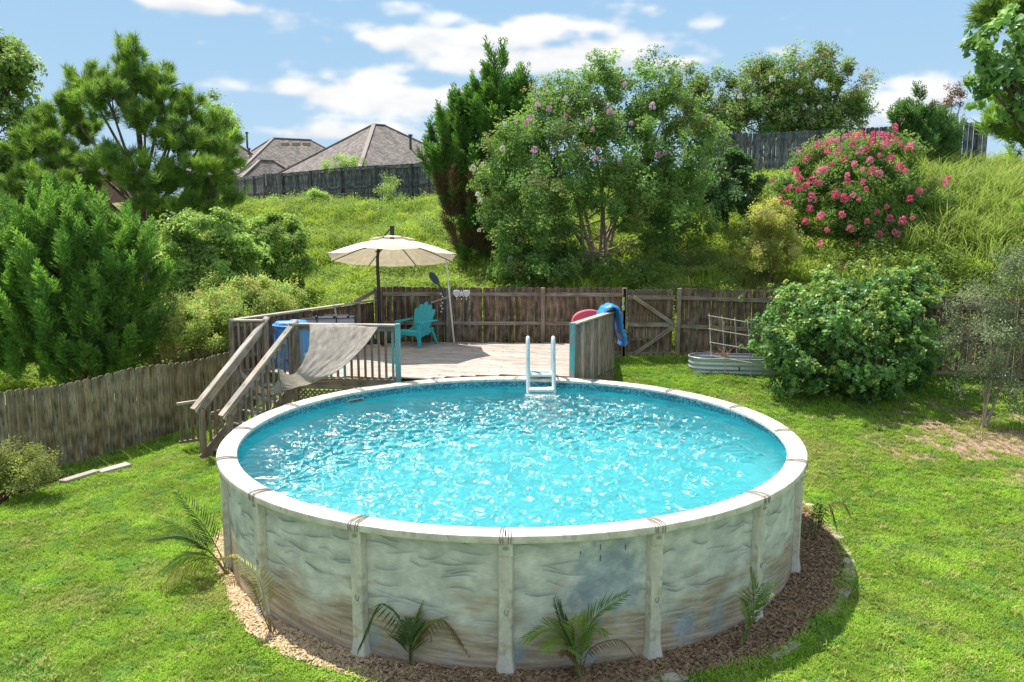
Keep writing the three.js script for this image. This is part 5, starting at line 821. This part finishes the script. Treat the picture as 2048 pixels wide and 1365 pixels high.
{ // pink crepe myrtle
  const d = 24, b = ground(at(1700, 545, d).x, -d);
  const t = tree('crepe_myrtle', 'crepe myrtle covered in vivid pink blossoms on the right bank', 'crepe myrtle', b, [L(1700, 320, d, 70, 40), L(1640, 340, d, 50, 40), L(1770, 320, d, 56, 44), L(1600, 390, d, 44, 40), L(1690, 390, d - 0.6, 80, 56), L(1790, 390, d - 0.3, 60, 56), L(1850, 380, d, 44, 36), L(1630, 450, d - 0.3, 60, 46), L(1720, 460, d - 0.8, 80, 50), L(1800, 460, d - 0.3, 50, 40), L(1680, 510, d - 0.6, 70, 34), L(1590, 480, d, 30, 24)], { seed: 114, geo: twigA, n: 2500, size: [0.7, 1.1], pick: (p) => (n3(p.x * 0.9 + 5, p.y * 0.9, p.z * 0.9) > 0.4 && rnd() < 0.35 ? [0.34, 0.26, 0.12] : pickOf(greens.myrtle)), shell: 0.5, rag: 0.4, up: 0.6, wood: { r: 0.045, stems: 7, spread: 0.4, twigs: 5, m: PALEBARK } });
  const pink = [petal(0.80, 0.15, 0.32), petal(0.84, 0.24, 0.40), petal(0.74, 0.12, 0.27), petal(0.84, 0.34, 0.45)]; reseed(115);
  const spots = [[1597, 305], [1545, 363], [1612, 320], [1635, 292], [1650, 290], [1662, 285], [1675, 282], [1690, 275], [1700, 272], [1712, 275], [1725, 272], [1748, 270], [1757, 268], [1765, 272], [1775, 275], [1785, 272], [1793, 262], [1790, 255], [1795, 280], [1803, 290], [1812, 298], [1820, 296], [1808, 340], [1812, 345], [1800, 336], [1780, 285], [1770, 292], [1745, 285], [1735, 300], [1720, 305], [1705, 290], [1680, 298], [1672, 310], [1655, 305], [1640, 345], [1590, 345], [1600, 358], [1582, 375], [1575, 380], [1598, 380], [1610, 375], [1625, 365], [1640, 368], [1695, 352], [1697, 365], [1727, 366], [1733, 380], [1672, 392], [1690, 400], [1705, 392], [1718, 400], [1625, 398], [1575, 412], [1645, 432], [1892, 372], [1893, 362], [1745, 345], [1760, 350], [1640, 435], [1780, 440], [1805, 445], [1795, 470], [1790, 465], [1825, 437], [1700, 460], [1590, 470], [1715, 490], [1755, 425], [1775, 415], [1620, 420], [1655, 462], [1685, 432], [1735, 445], [1760, 470], [1610, 445], [1560, 400], [1640, 490], [1820, 400], [1840, 385], [1665, 330], [1650, 340], [1710, 330], [1760, 312], [1780, 320], [1740, 322], [1725, 340], [1690, 320]];
  blossoms(t, spots.map(([x, y]) => [x, y, -1.9 + rr(-0.3, 0.3)]), d, pink, [0.5, 1.0]);
}
tree('sapling', 'small dark glossy sapling on two thin stems below the crest fence', 'sapling', ground(at(1455, 450, 25).x, -25), [L(1460, 335, 25, 30, 32), L(1445, 375, 25, 40, 34), L(1480, 375, 25, 32, 34), L(1462, 415, 25, 36, 26)], { seed: 120, geo: twigC, m: GLOSS, n: 620, size: [0.6, 0.95], tones: [[0.08, 0.16, 0.05], [0.11, 0.20, 0.06]], rag: 0.4, wood: { r: 0.03, stems: 2, spread: 0.15 } });
tree('sapling', 'slender yellow-green sapling just behind the fence right of gate', 'sapling', ground(at(1541, 566, 21.5).x, -21.5), [L(1545, 435, 21.5, 34, 26), L(1540, 470, 21.5, 40, 30), L(1560, 500, 21.5, 34, 30), L(1520, 515, 21.5, 30, 24)], { seed: 121, geo: twigB, n: 480, size: [0.6, 1.0], tones: greens.yellow.concat([[0.40, 0.42, 0.08]]), rag: 0.5, shell: 0.2, wood: { r: 0.022, twigs: 7 } });
tree('cedar_tree', 'small bushy cedar in front of the crest fence above pink myrtle', 'cedar', ground(at(1845, 330, 28).x, -28), [L(1835, 225, 28, 10, 26), L(1830, 255, 28, 34, 26), L(1870, 262, 28, 34, 28), L(1820, 290, 28, 26, 30), L(1850, 300, 28, 44, 34)], { seed: 122, geo: spray, m: SOFT, n: 900, size: [0.8, 1.4], tones: [[0.10, 0.20, 0.05], [0.14, 0.26, 0.06]], up: 0.9, wild: 0.3, rag: 0.35, wood: { r: 0.05 } });
tree('dead_shrub', 'nearly bare brown shrub standing above the right crest fence', 'shrub', ground(at(1912, 250, 31).x, -31), [L(1905, 195, 31, 26, 26), L(1925, 185, 31, 22, 22), L(1890, 220, 31, 20, 20), L(1915, 225, 31, 20, 24)], { seed: 123, geo: twigB, n: 70, size: [0.7, 1.0], tones: [[0.14, 0.08, 0.045]], rag: 0.3, shell: 0.2, wood: { r: 0.03, stems: 3, spread: 0.15, twigs: 8 } });
{ // overhanging branches at the top right, from trees just outside the picture
  const d = 15; const rb = tree('redbud_tree', 'broad heart-leaved branches hanging in at the top right corner', 'tree', ground(11.4, -15.2), [L(2260, -60, d, 60, 50), L(2050, 80, d, 60, 50), L(1990, 110, d, 46, 40), L(1950, 95, d, 36, 22), L(2010, 170, d, 50, 46), L(2060, 200, d, 50, 50), L(1970, 160, d, 30, 30), L(2100, 120, d, 60, 80), L(2120, 300, d, 50, 60)], { seed: 130, geo: heart, m: GLOSS, n: 330, size: [0.75, 1.1], blob: 0.4, tones: greens.vine.concat([[0.26, 0.42, 0.09], [0.22, 0.36, 0.07]]), rag: 0.4, up: 0.2, wood: { r: 0.09, twigs: 6 } });
  tree('pine_tree', 'pine branches with long needles at the upper right edge', 'pine tree', ground(14.4, -18.5), [L(2320, -120, 17.5, 60, 60), L(2010, 20, 17, 60, 40), L(2060, 10, 17, 50, 50), L(2030, 235, 17, 50, 40), L(1995, 240, 17, 34, 26), L(2080, 250, 17, 50, 50), L(2100, 120, 17.5, 50, 70), L(2120, 380, 17.5, 50, 60)], { seed: 131, geo: brush, m: SOFT, n: 900, size: [0.9, 1.4], tones: greens.pine, rag: 0.4, shell: 0.3, wood: { r: 0.13, twigs: 6 } });
}
{ // vine mound on the fence
  const d = 16.7, v = thing('grape_vine', 'dense mound of glossy heart-leaved vine smothering the fence', 'vine', ground(at(1700, 790, d).x, -d)); reseed(140);
  const lobes = [L(1640, 590, d + 0.3, 76, 36, 0.6), L(1740, 570, d + 0.3, 90, 34, 0.6), L(1830, 570, d + 0.4, 50, 40, 0.5), L(1600, 640, d, 80, 60, 0.8), L(1700, 640, d - 0.3, 120, 70, 0.9), L(1810, 640, d, 80, 70, 0.8), L(1560, 690, d - 0.2, 60, 50, 0.6), L(1650, 710, d - 0.5, 110, 70, 0.9), L(1760, 710, d - 0.4, 110, 76, 0.9), L(1830, 720, d - 0.1, 54, 50, 0.6), L(1590, 750, d - 0.4, 60, 46, 0.6), L(1700, 765, d - 0.5, 90, 44, 0.7), L(1840, 545, d + 0.4, 34, 24, 0.3)];
  wood(v, v.position, lobes, { r: 0.03, stems: 5, spread: 0.4, twigs: 5 });
  crown(v, lobes, { name: 'leaves', geo: heart, m: GLOSS, n: 4600, size: [0.36, 0.62], tones: greens.vine, pick: (p, dd) => (dd.y > 0.5 && rnd() < 0.45 ? [0.30, 0.40, 0.07] : pickOf(greens.vine)), out: 0.9, up: 0.5, wild: 0.5, shell: 0.7, rag: 0.22, blob: 0.26, clumps: 26, floor: 0.1 });
}
tree('privet_shrub', 'loose grey-green small-leaved shrub in front of the fence at right edge', 'shrub', ground(at(2000, 850, 14.2).x, -14.6), [L(1960, 600, 15.2, 60, 46), L(2030, 600, 15.2, 60, 50), L(1935, 660, 15, 50, 50), L(2000, 680, 14.8, 70, 60), L(2060, 690, 14.8, 60, 70), L(1960, 740, 14.7, 50, 36), L(2010, 770, 14.6, 60, 50), L(2060, 800, 14.4, 50, 50), L(2040, 540, 15.4, 60, 40)], { seed: 141, geo: fine, m: GLOSS, n: 520, size: [0.7, 1.2], tones: [[0.19, 0.24, 0.11], [0.14, 0.20, 0.08], [0.25, 0.29, 0.15]], out: 0.5, up: 0.5, rag: 0.5, shell: 0.15, wood: { r: 0.024, stems: 3, spread: 0.12, twigs: 8, m: PALEBARK } });
tree('flower_shrub', 'low yellow-green shrub against the picket fence at left edge', 'shrub', onGround(45, 975), [L(20, 930, 12.2, 40, 34), L(60, 940, 12.1, 46, 34), L(100, 950, 12.1, 26, 24), L(-10, 950, 12.1, 50, 40), L(45, 965, 11.9, 50, 20)], { seed: 142, geo: fine, n: 420, size: [0.55, 0.9], tones: [[0.30, 0.33, 0.06], [0.21, 0.26, 0.05]], up: 1.0, wild: 0.3, floor: 0.02, shell: 0.3, rag: 0.3, wood: { r: 0.015, stems: 5, spread: 0.25, twigs: 5 } });
{ // weeds along the crest fence and saplings on the bank
  const W = [['bright green weed growing at the foot of the left crest fence', 635, 405, 37.5, 22, 16, 260], ['small pale weed by the first post of the left crest fence', 548, 412, 40, 12, 10, 80], ['leafy weed climbing over the top of the crest fence', 690, 330, 41, 34, 10, 120], ['young poplar weed in front of the crest fence by the cedar', 780, 388, 36, 24, 30, 90]];
  W.forEach(([l, px, py, d, rx, ry, n], i) => { const b = ground(at(px, py, d).x, -d); tree('weed_plant', l, 'weed', b, [L(px, py, d, rx, ry), L(px + rx * 0.5, py + ry * 0.6, d, rx * 0.6, ry * 0.8)], { seed: 150 + i, geo: twigB, n, size: [0.8, 1.2], tones: greens.maple, wood: { r: 0.02, stems: 2, spread: 0.1 } }, 'weeds on the bank'); });
}
// ------------------------------------------------------------------ mulch ring, stones, grass
const bedPts = [[430, 1075], [432, 1110], [455, 1180], [470, 1230], [500, 1270], [560, 1310], [640, 1340], [720, 1362], [1310, 1362], [1440, 1342], [1560, 1305], [1640, 1240], [1688, 1175], [1690, 1115], [1650, 1050], [1606, 1008]].map(([x, y]) => { const p = onY(x, y, 0.02); return [Math.atan2(p.x - POOL.x, p.z - POOL.z), Math.hypot(p.x - POOL.x, p.z - POOL.z)]; }).sort((a, b) => a[0] - b[0]);
const bedR = (a) => { const n = bedPts.length; if (a <= bedPts[0][0] || a >= bedPts[n - 1][0]) { const q = a <= 0 ? bedPts[0] : bedPts[n - 1], f = smooth(Math.abs(a - q[0]), 0, 0.35); return lerp(q[1], 3.5, f); } let i = 1; while (bedPts[i][0] < a) i++; const [p, q] = [bedPts[i - 1], bedPts[i]]; return lerp(p[1], q[1], (a - p[0]) / (q[0] - p[0])); };
{
  const P = [], C = [], I = [], n = 160, m = 10;
  for (let i = 0; i <= n; i++) { const a = lerp(-2.0, 2.0, i / n), R = Math.max(3.55, bedR(a) + 0.04 * n2(a * 14, 2)); for (let j = 0; j <= m; j++) { const r = lerp(3.5, R, j / m), p = ring(a, r); P.push(p.x, G(p.x, p.z) + 0.012 + (j === m ? -0.03 : 0.012 * n2(p.x * 6, p.z * 6) + 0.02), p.z); const k = 0.9 + 0.35 * fbm2(p.x * 5, p.z * 5, 3), left = smooth(-a + n2(p.x * 2, p.z * 2) * 0.3, 0.1, 0.6); C.push(lerp(0.19, 0.50, left) * k, lerp(0.125, 0.37, left) * k, lerp(0.075, 0.22, left) * k); } }
  for (let i = 0; i < n; i++) for (let j = 0; j < m; j++) { const a = i * (m + 1) + j, b = a + m + 1; I.push(a, a + 1, b, b, a + 1, b + 1); }
  const g = new THREE.BufferGeometry(); g.setAttribute('position', new THREE.Float32BufferAttribute(P, 3)); g.setAttribute('color', new THREE.Float32BufferAttribute(C, 3)); g.setIndex(I); g.computeVertexNormals();
  struct('mulch_bed', g, new THREE.MeshStandardMaterial({ vertexColors: true, roughness: 1, side: THREE.DoubleSide }));
  reseed(201); const mats = [], cols = [], chip = new THREE.BoxGeometry(1, 0.22, 0.36);
  { const q = chip.attributes.position; for (let i = 0; i < q.count; i++) q.setXYZ(i, q.getX(i) * (1 + 0.3 * n3(q.getX(i) * 3, q.getY(i) * 9, 1)), q.getY(i), q.getZ(i) * (1 + 0.4 * n3(q.getZ(i) * 3, q.getX(i) * 4, 5))); chip.computeVertexNormals(); }
  for (let k = 0; k < 15000; k++) { const a = rr(-1.75, 1.85), R = bedR(a) + 0.03 * gauss(); if (R < 3.72) continue; const r = Math.sqrt(lerp(3.66 * 3.66, R * R, rnd())), p = ring(a, r), left = smooth(-a + gauss() * 0.25, 0.1, 0.6); mats.push(M4(V(p.x, G(p.x, p.z) + 0.04 + rnd() * 0.012, p.z), Q(gauss() * 0.5, rnd() * 6.3, gauss() * 0.5), rr(0.012, 0.05))); cols.push(shade([lerp(0.12, 0.42, left), lerp(0.075, 0.30, left), lerp(0.045, 0.17, left)], [lerp(0.38, 0.66, left), lerp(0.245, 0.50, left), lerp(0.14, 0.32, left)])); }
  many('mulch_chips', chip, mat(1, 1, 1, 1), mats, scene, cols);
  // edging stones round the right of the bed
  const stoneGeo = [0, 1, 2, 3].map((k) => { const g = new THREE.BoxGeometry(2, 1, 1.3, 4, 3, 3), q = g.attributes.position; for (let i = 0; i < q.count; i++) { const v = V(q.getX(i), q.getY(i), q.getZ(i)), s = 1 - 0.10 * v.lengthSq() / 1.6 + 0.16 * n3(v.x * 1.3 + k * 9, v.y * 1.3, v.z * 1.3) + 0.08 * n3(v.x * 4, v.y * 4 + k, v.z * 4); q.setXYZ(i, v.x * s, v.y * s * 0.8, v.z * s); } const h = mergeVertices(g.deleteAttribute('normal').deleteAttribute('uv')); h.computeVertexNormals(); return h; });
  const stoneM = [mat(0.36, 0.31, 0.25, 1), mat(0.30, 0.25, 0.19, 1), mat(0.42, 0.35, 0.27, 1)];
  for (let a = 1.78; a > 0.16;) { const r = bedR(a), p = ring(a, r + 0.03), s = rr(0.065, 0.105), hide = a < 0.62 && a > 0.40 || a > 0.74 && a < 0.92; if (!hide) { const o = single('edging_stone', pickOf(stoneGeo), pickOf(stoneM), 'pale rough stone edging the mulch bed right of the pool', 'stone', 'stones edging the mulch bed'); o.position.set(p.x, G(p.x, p.z) + 0.012, p.z); o.rotation.set(gauss() * 0.15, a + gauss() * 0.3, gauss() * 0.15); o.scale.set(s, s, s); } a -= (s * 1.75) / r; }
}
{ // garden edging along the left fence
  const T = [[[-12, 1012], [32, 985], 'reddish split timber edging the bed at the left picture edge', [0.30, 0.17, 0.11]], [[34, 990], [118, 962], 'long dark mossy timber edging the bed below the picket fence', [0.16, 0.15, 0.11]], [[124, 972], [195, 949], 'dull grey flat slab between mossy edging and the pale end slab', [0.33, 0.29, 0.24]], [[198, 952], [258, 936], 'light grey slab at the end of the bed edging', [0.38, 0.34, 0.30]]]; reseed(210);
  for (const [a, b, l, c] of T) { const p = onGround(...a), q = onGround(...b), g = plank(p.distanceTo(q), 0.17, 0.11), P = g.attributes.position; for (let i = 0; i < P.count; i++) P.setXYZ(i, P.getX(i) + 0.012 * n3(P.getX(i) * 20, P.getY(i) * 5, 3), P.getY(i), P.getZ(i) + 0.012 * n3(P.getX(i) * 9, P.getY(i) * 6, 8)); const o = single(/timber/.test(l) ? 'landscape_timber' : 'flagstone', g, mat(...c, 0.95, /timber/.test(l) ? { map: greyWood[0].map } : {}), l, /timber/.test(l) ? 'timber' : 'stone', 'edging of the left bed'); span(o, p.add(V(0, 0.03, 0)), q.add(V(0, 0.03, 0)), UPY); }
}
// places where no lawn grows
const deckish = (x, z) => z < -14.2 && x > -5.3 && x < 2.2 && z > -18.7 && !(x < -3.2 && z > -15.0 && x < -5.2) && !(x > 1.05 + (-14.4 - z) * 0.46);
const beyondLeft = (x, z) => { const d = LF_B.clone().sub(LF_A); return (x - LF_A.x) * d.z - (z - LF_A.z) * d.x > 0; };
const inView = (x, y, z, pad = 60) => { const q = V(x, y, z).sub(camera.position).applyAxisAngle(V(1, 0, 0), PITCH); const u = PW / 2 + FOCAL * q.x / -q.z, v = PH / 2 - FOCAL * q.y / -q.z; return q.z < 0 && u > -pad && u < PW + pad && v > -pad && v < PH + pad * 2; };
const bareAt = (x, z) => smooth(1.15 + fbm2(x * 1.1 + 3, z * 1.1, 4) * 1.2 - Math.hypot((x - 8.3) / 2.1, (z + 14.0) / 1.7), 0, 0.9);
{
  reseed(220); const lawn = bladeGeo(221, 15, 0.062, 0.0075, 0.75, 0.045), A = [[], []];
  for (let z = -6.6; z > -18.6; z -= 0.2) for (let x = -10; x < 12.5; x += 0.2) {
    if (!inView(x, G(x, z), z)) continue;
    const far = clamp((-z - 7) / 9, 0, 1), n = Math.round(lerp(30, 15, far));
    for (let k = 0; k < n; k++) {
      const px = x + rnd() * 0.2, pz = z + rnd() * 0.2, dx = px - POOL.x, dz = pz - POOL.z, r = Math.hypot(dx, dz), a = Math.atan2(dx, dz);
      if (r < 3.72) continue; if (r < bedR(a) - 0.02 + gauss() * 0.07 && rnd() < 0.965) continue;
      if (deckish(px, pz) || beyondLeft(px, pz) || pz < FENCE_Z + 0.1 + Math.max(0, px - 4) * 0.28) continue;
      const bare = bareAt(px, pz); if (rnd() < bare * 0.93) continue; if (px > 5 && pz < -15.1 && rnd() < 0.55) continue;
      const patch = fbm2(px * 0.9, pz * 0.9, 3), straw = smooth(fbm2(px * 0.35 + 20, pz * 0.35, 4) * 1.4 + 0.5 * Math.exp(-(((px - 4.4) / 1.4) ** 2 + ((pz + 14) / 1.8) ** 2)) + bare * 0.8 + gauss() * 0.16, 0.15, 0.95);
      const fringe = smooth(0.25 - Math.abs(r - bedR(a)), 0, 0.2), edgeL = px < -3 && pz < -12.2 - (px + 8) * 1.5 ? 1.4 : 1;
      A[0].push(M4(V(px, G(px, pz), pz), Q(gauss() * 0.15, rnd() * 6.28, gauss() * 0.15), rr(0.75, 1.3) * (1 + patch * 0.3 + fringe * 0.5) * (1 + far * 0.25) * edgeL));
      const c = shade([0.235, 0.41, 0.028], [0.355, 0.53, 0.05]); c.multiplyScalar(1 + patch * 0.5); if (rnd() < 0.12) c.lerp(RGB(0.42, 0.44, 0.12), 0.7); else if (n2(px * 1.3 + 60, pz * 1.3) > 0.45) c.lerp(RGB(0.14, 0.34, 0.07), 0.5); c.lerp(RGB(0.52, 0.45, 0.18), straw * 0.6 * rr(0.5, 1)); A[1].push(c);
      if (rnd() < 0.012) { A[0].push(M4(V(px, G(px, pz), pz), Q(gauss() * 0.3, rnd() * 6.28, gauss() * 0.3), rr(1.7, 2.6))); A[1].push(shade([0.30, 0.40, 0.06], [0.50, 0.48, 0.16])); }
    }
  }
  many('lawn_grass', lawn, leafMat(0.42, 1), A[0], scene, A[1]);
}
{ // rough grass and weeds on the bank
  reseed(230); const tuft = bladeGeo(231, 22, 0.40, 0.021, 0.9, 0.14), M = [[], []], T = [[], []], Wd = [[], []], tall = bladeGeo(232, 26, 1.15, 0.032, 0.75, 0.2);
  for (let z = -18.95; z > -40; z -= 0.4) for (let x = -16; x < 22; x += 0.4) {
    if (!inView(x, G(x, z) + 0.3, z, 90)) continue;
    const far = clamp((-z - 19) / 20, 0, 1), n = lerp(13, 7, far);
    for (let k = 0; k < n; k++) {
      const px = x + rnd() * 0.4, pz = z + rnd() * 0.4; if (pz > FENCE_Z - 0.12 + Math.max(0, px - 4) * 0.0) continue; if (px > 5 && -pz < 36 && -pz > lerp(33, 28.5, smooth(px, 7, 17)) + 0.2) continue;
      const patch = fbm2(px * 0.4 + 4, pz * 0.4, 4), dry = smooth(fbm2(px * 0.35 + 20, pz * 0.35, 4) * 1.3 + 0.75 * Math.exp(-(((px - 6.3) / 2.6) ** 2 + ((pz + 22.5) / 2.4) ** 2)) + gauss() * 0.2, 0.2, 0.8), s = rr(0.4, 1.35) * (1 + patch * 0.9) * (1 - dry * 0.35);
      M[0].push(M4(V(px, G(px, pz), pz), Q(gauss() * 0.25, rnd() * 6.28, gauss() * 0.25), s)); const c = shade([0.29, 0.40, 0.04], [0.43, 0.54, 0.075]); c.multiplyScalar(1 + patch * 0.3); c.lerp(RGB(0.48, 0.39, 0.17), dry * 0.75); M[1].push(c);
      if (rnd() < 0.10 + 0.28 * smooth(n2(px * 0.5, pz * 0.5 + 30), 0.0, 0.6)) { Wd[0].push(M4(V(px, G(px, pz) + rr(0.05, 0.4), pz), aim(V(gauss() * 0.5, 1, gauss() * 0.5), rnd() * 6), rr(0.6, 1.5))); Wd[1].push(shade([0.17, 0.28, 0.05], [0.30, 0.40, 0.07])); }
      const right = smooth(px, 10.0, 12.5) * smooth(-pz, 20.5, 22.5);
      if (right > 0 && rnd() < 0.24 * right) { T[0].push(M4(V(px, G(px, pz), pz), Q(gauss() * 0.2, rnd() * 6.28, gauss() * 0.2), rr(0.6, 1.15))); T[1].push(shade([0.25, 0.36, 0.05], [0.42, 0.50, 0.12])); }
    }
  }
  many('bank_grass', tuft, leafMat(0.4, 1), M[0], scene, M[1]); many('tall_grass', tall, leafMat(0.4, 1), T[0], scene, T[1]); many('bank_weeds', twigB, LEAF, Wd[0], scene, Wd[1]);
}
// ------------------------------------------------------------------ small palms round the pool
function frondGeo(path, len, n, droop, fold) {   // rachis with two rows of narrow leaflets
  const c = new THREE.CatmullRomCurve3(path), q = pieces(), st = limb(path, 0.008, 0.003, 5, 10);
  for (let k = 0; k < n; k++) for (const s of [-1, 1]) { const t = 0.34 + 0.66 * (k + rnd() * 0.5) / n, p = c.getPointAt(Math.min(1, t)), tan = c.getTangentAt(Math.min(1, t)), side = tan.clone().cross(UPY); if (side.lengthSq() < 0.01) side.set(1, 0, 0); side.normalize().multiplyScalar(s); const up = side.clone().cross(tan).normalize().multiplyScalar(s), d = side.clone().multiplyScalar(0.75).addScaledVector(tan, 0.75).addScaledVector(up, fold).add(V(0, -droop, 0)).normalize(), l = len * Math.sin(Math.PI * (0.18 + 0.72 * t)) * rr(0.8, 1.15); q.leaf(p, d, up, l, 0.016, 0.15, 0.4); }
  const g = joined([st, q.geo()].map((x) => { x.deleteAttribute('uv'); return x; })); return g;
}
{
  const pm = { g: [0.17, 0.27, 0.05], l: [0.27, 0.37, 0.065], y: [0.46, 0.44, 0.12], b: [0.27, 0.17, 0.09], d: [0.085, 0.145, 0.04] }, mats = {}; for (const k in pm) { mats[k] = leafMat(0.3, 0.92); mats[k].color = RGB(...pm[k]); }
  // each: label, base on the ground (picture point), fronds as picture points with the distance offset of the last, colour, leaflet length, droop
  const palms = [
    ['large leaning palm with several fronds on the lawn left of the pool', [458, 1157], [[[440, 1110], [405, 1050], [352, 985], 0.15, 'd', 0.30, 0.15], [[425, 1110], [385, 1065], [322, 1035], 0.3, 'g', 0.28, 0.3], [[430, 1115], [370, 1075], [292, 1080], -0.1, 'd', 0.26, 0.2], [[430, 1120], [375, 1110], [312, 1150], -0.35, 'g', 0.30, 0.5], [[420, 1118], [365, 1130], [325, 1180], -0.5, 'y', 0.28, 0.7], [[450, 1125], [470, 1108], [496, 1112], -0.15, 'y', 0.24, 0.3]]],
    ['bare arching palm stalk with one yellow frond by the left wall', [543, 1272], [[[530, 1210], [515, 1155], [470, 1112], 0.1, 'y', 0.2, 0.5], [[520, 1215], [505, 1170], [482, 1150], 0.0, 'b', 0.12, 0.6]]],
    ['palm with upright green fronds against the front pool wall', [822, 1345], [[[822, 1290], [828, 1250], [842, 1206], 0.1, 'g', 0.22, 0.0], [[826, 1290], [850, 1250], [892, 1232], 0.05, 'l', 0.22, 0.2], [[818, 1300], [822, 1270], [818, 1250], -0.1, 'd', 0.26, 0.1], [[815, 1270], [765, 1208], [716, 1300], 0.0, 'd', 0.24, 0.9], [[830, 1290], [880, 1240], [940, 1310], 0.0, 'b', 0.16, 1.0]]],
    ['bushy palm with splayed fronds right of the front upright', [1160, 1362], [[[1140, 1300], [1105, 1258], [1046, 1278], 0.0, 'l', 0.26, 0.3], [[1145, 1300], [1120, 1240], [1108, 1198], 0.05, 'd', 0.24, 0.1], [[1150, 1300], [1150, 1260], [1158, 1232], -0.1, 'l', 0.24, 0.1], [[1165, 1300], [1190, 1235], [1255, 1190], 0.0, 'g', 0.26, 0.2], [[1165, 1300], [1185, 1255], [1215, 1268], -0.15, 'g', 0.22, 0.5], [[1150, 1310], [1120, 1285], [1085, 1300], -0.2, 'l', 0.24, 0.5], [[1150, 1320], [1130, 1300], [1120, 1310], -0.1, 'b', 0.14, 0.9], [[1180, 1300], [1240, 1280], [1270, 1310], 0.05, 'b', 0.1, 0.9]]],
    ['thin palm on a bent pale stalk by the right front upright', [1482, 1300], [[[1505, 1240], [1508, 1200], [1500, 1135], 0.05, 'g', 0.2, 0.1], [[1500, 1230], [1512, 1185], [1556, 1165], 0.1, 'l', 0.2, 0.4], [[1500, 1235], [1512, 1205], [1545, 1185], -0.1, 'g', 0.18, 0.6], [[1498, 1320], [1470, 1330], [1430, 1345], -0.1, 'y', 0.16, 0.1]]],
    ['small drooping palm seedling in the mulch right of the pool', [1629, 1085], [[[1636, 1030], [1655, 1005], [1676, 1065], 0.0, 'g', 0.16, 0.9], [[1632, 1045], [1636, 1020], [1640, 1008], 0.05, 'd', 0.14, 0.5], [[1660, 1010], [1685, 1005], [1702, 1035], 0.05, 'b', 0.16, 0.9]]],
  ];
  reseed(240);
  for (const [label, b, fr] of palms) {
    const base = onGround(...b), o = thing('palm_plant', label, 'palm', base, 0, 'palms round the pool'), d = -base.z;
    for (const [p1, p2, p3, dz, k, len, droop] of fr) { const path = [base.clone(), at(p1[0], p1[1], d + dz * 0.2), at(p2[0], p2[1], d + dz * 0.6), at(p3[0], p3[1], d + dz)].map((p) => p.sub(base)); part('frond', frondGeo(path, len, 20, droop, 0.3), mats[k], o); }
    const st = []; for (let k = 0; k < 4; k++) st.push(limb([V(gauss() * 0.03, -0.02, gauss() * 0.03), V(gauss() * 0.05, 0.08, gauss() * 0.05), V(gauss() * 0.08, rr(0.12, 0.2), gauss() * 0.08)], 0.012, 0.005, 5, 4)); const s2 = part('leaf_bases', joined(st), mat(0.26, 0.20, 0.10, 0.9), o); s2.userData.kind = 'stuff';
  }
}
renderer.render(scene, camera);
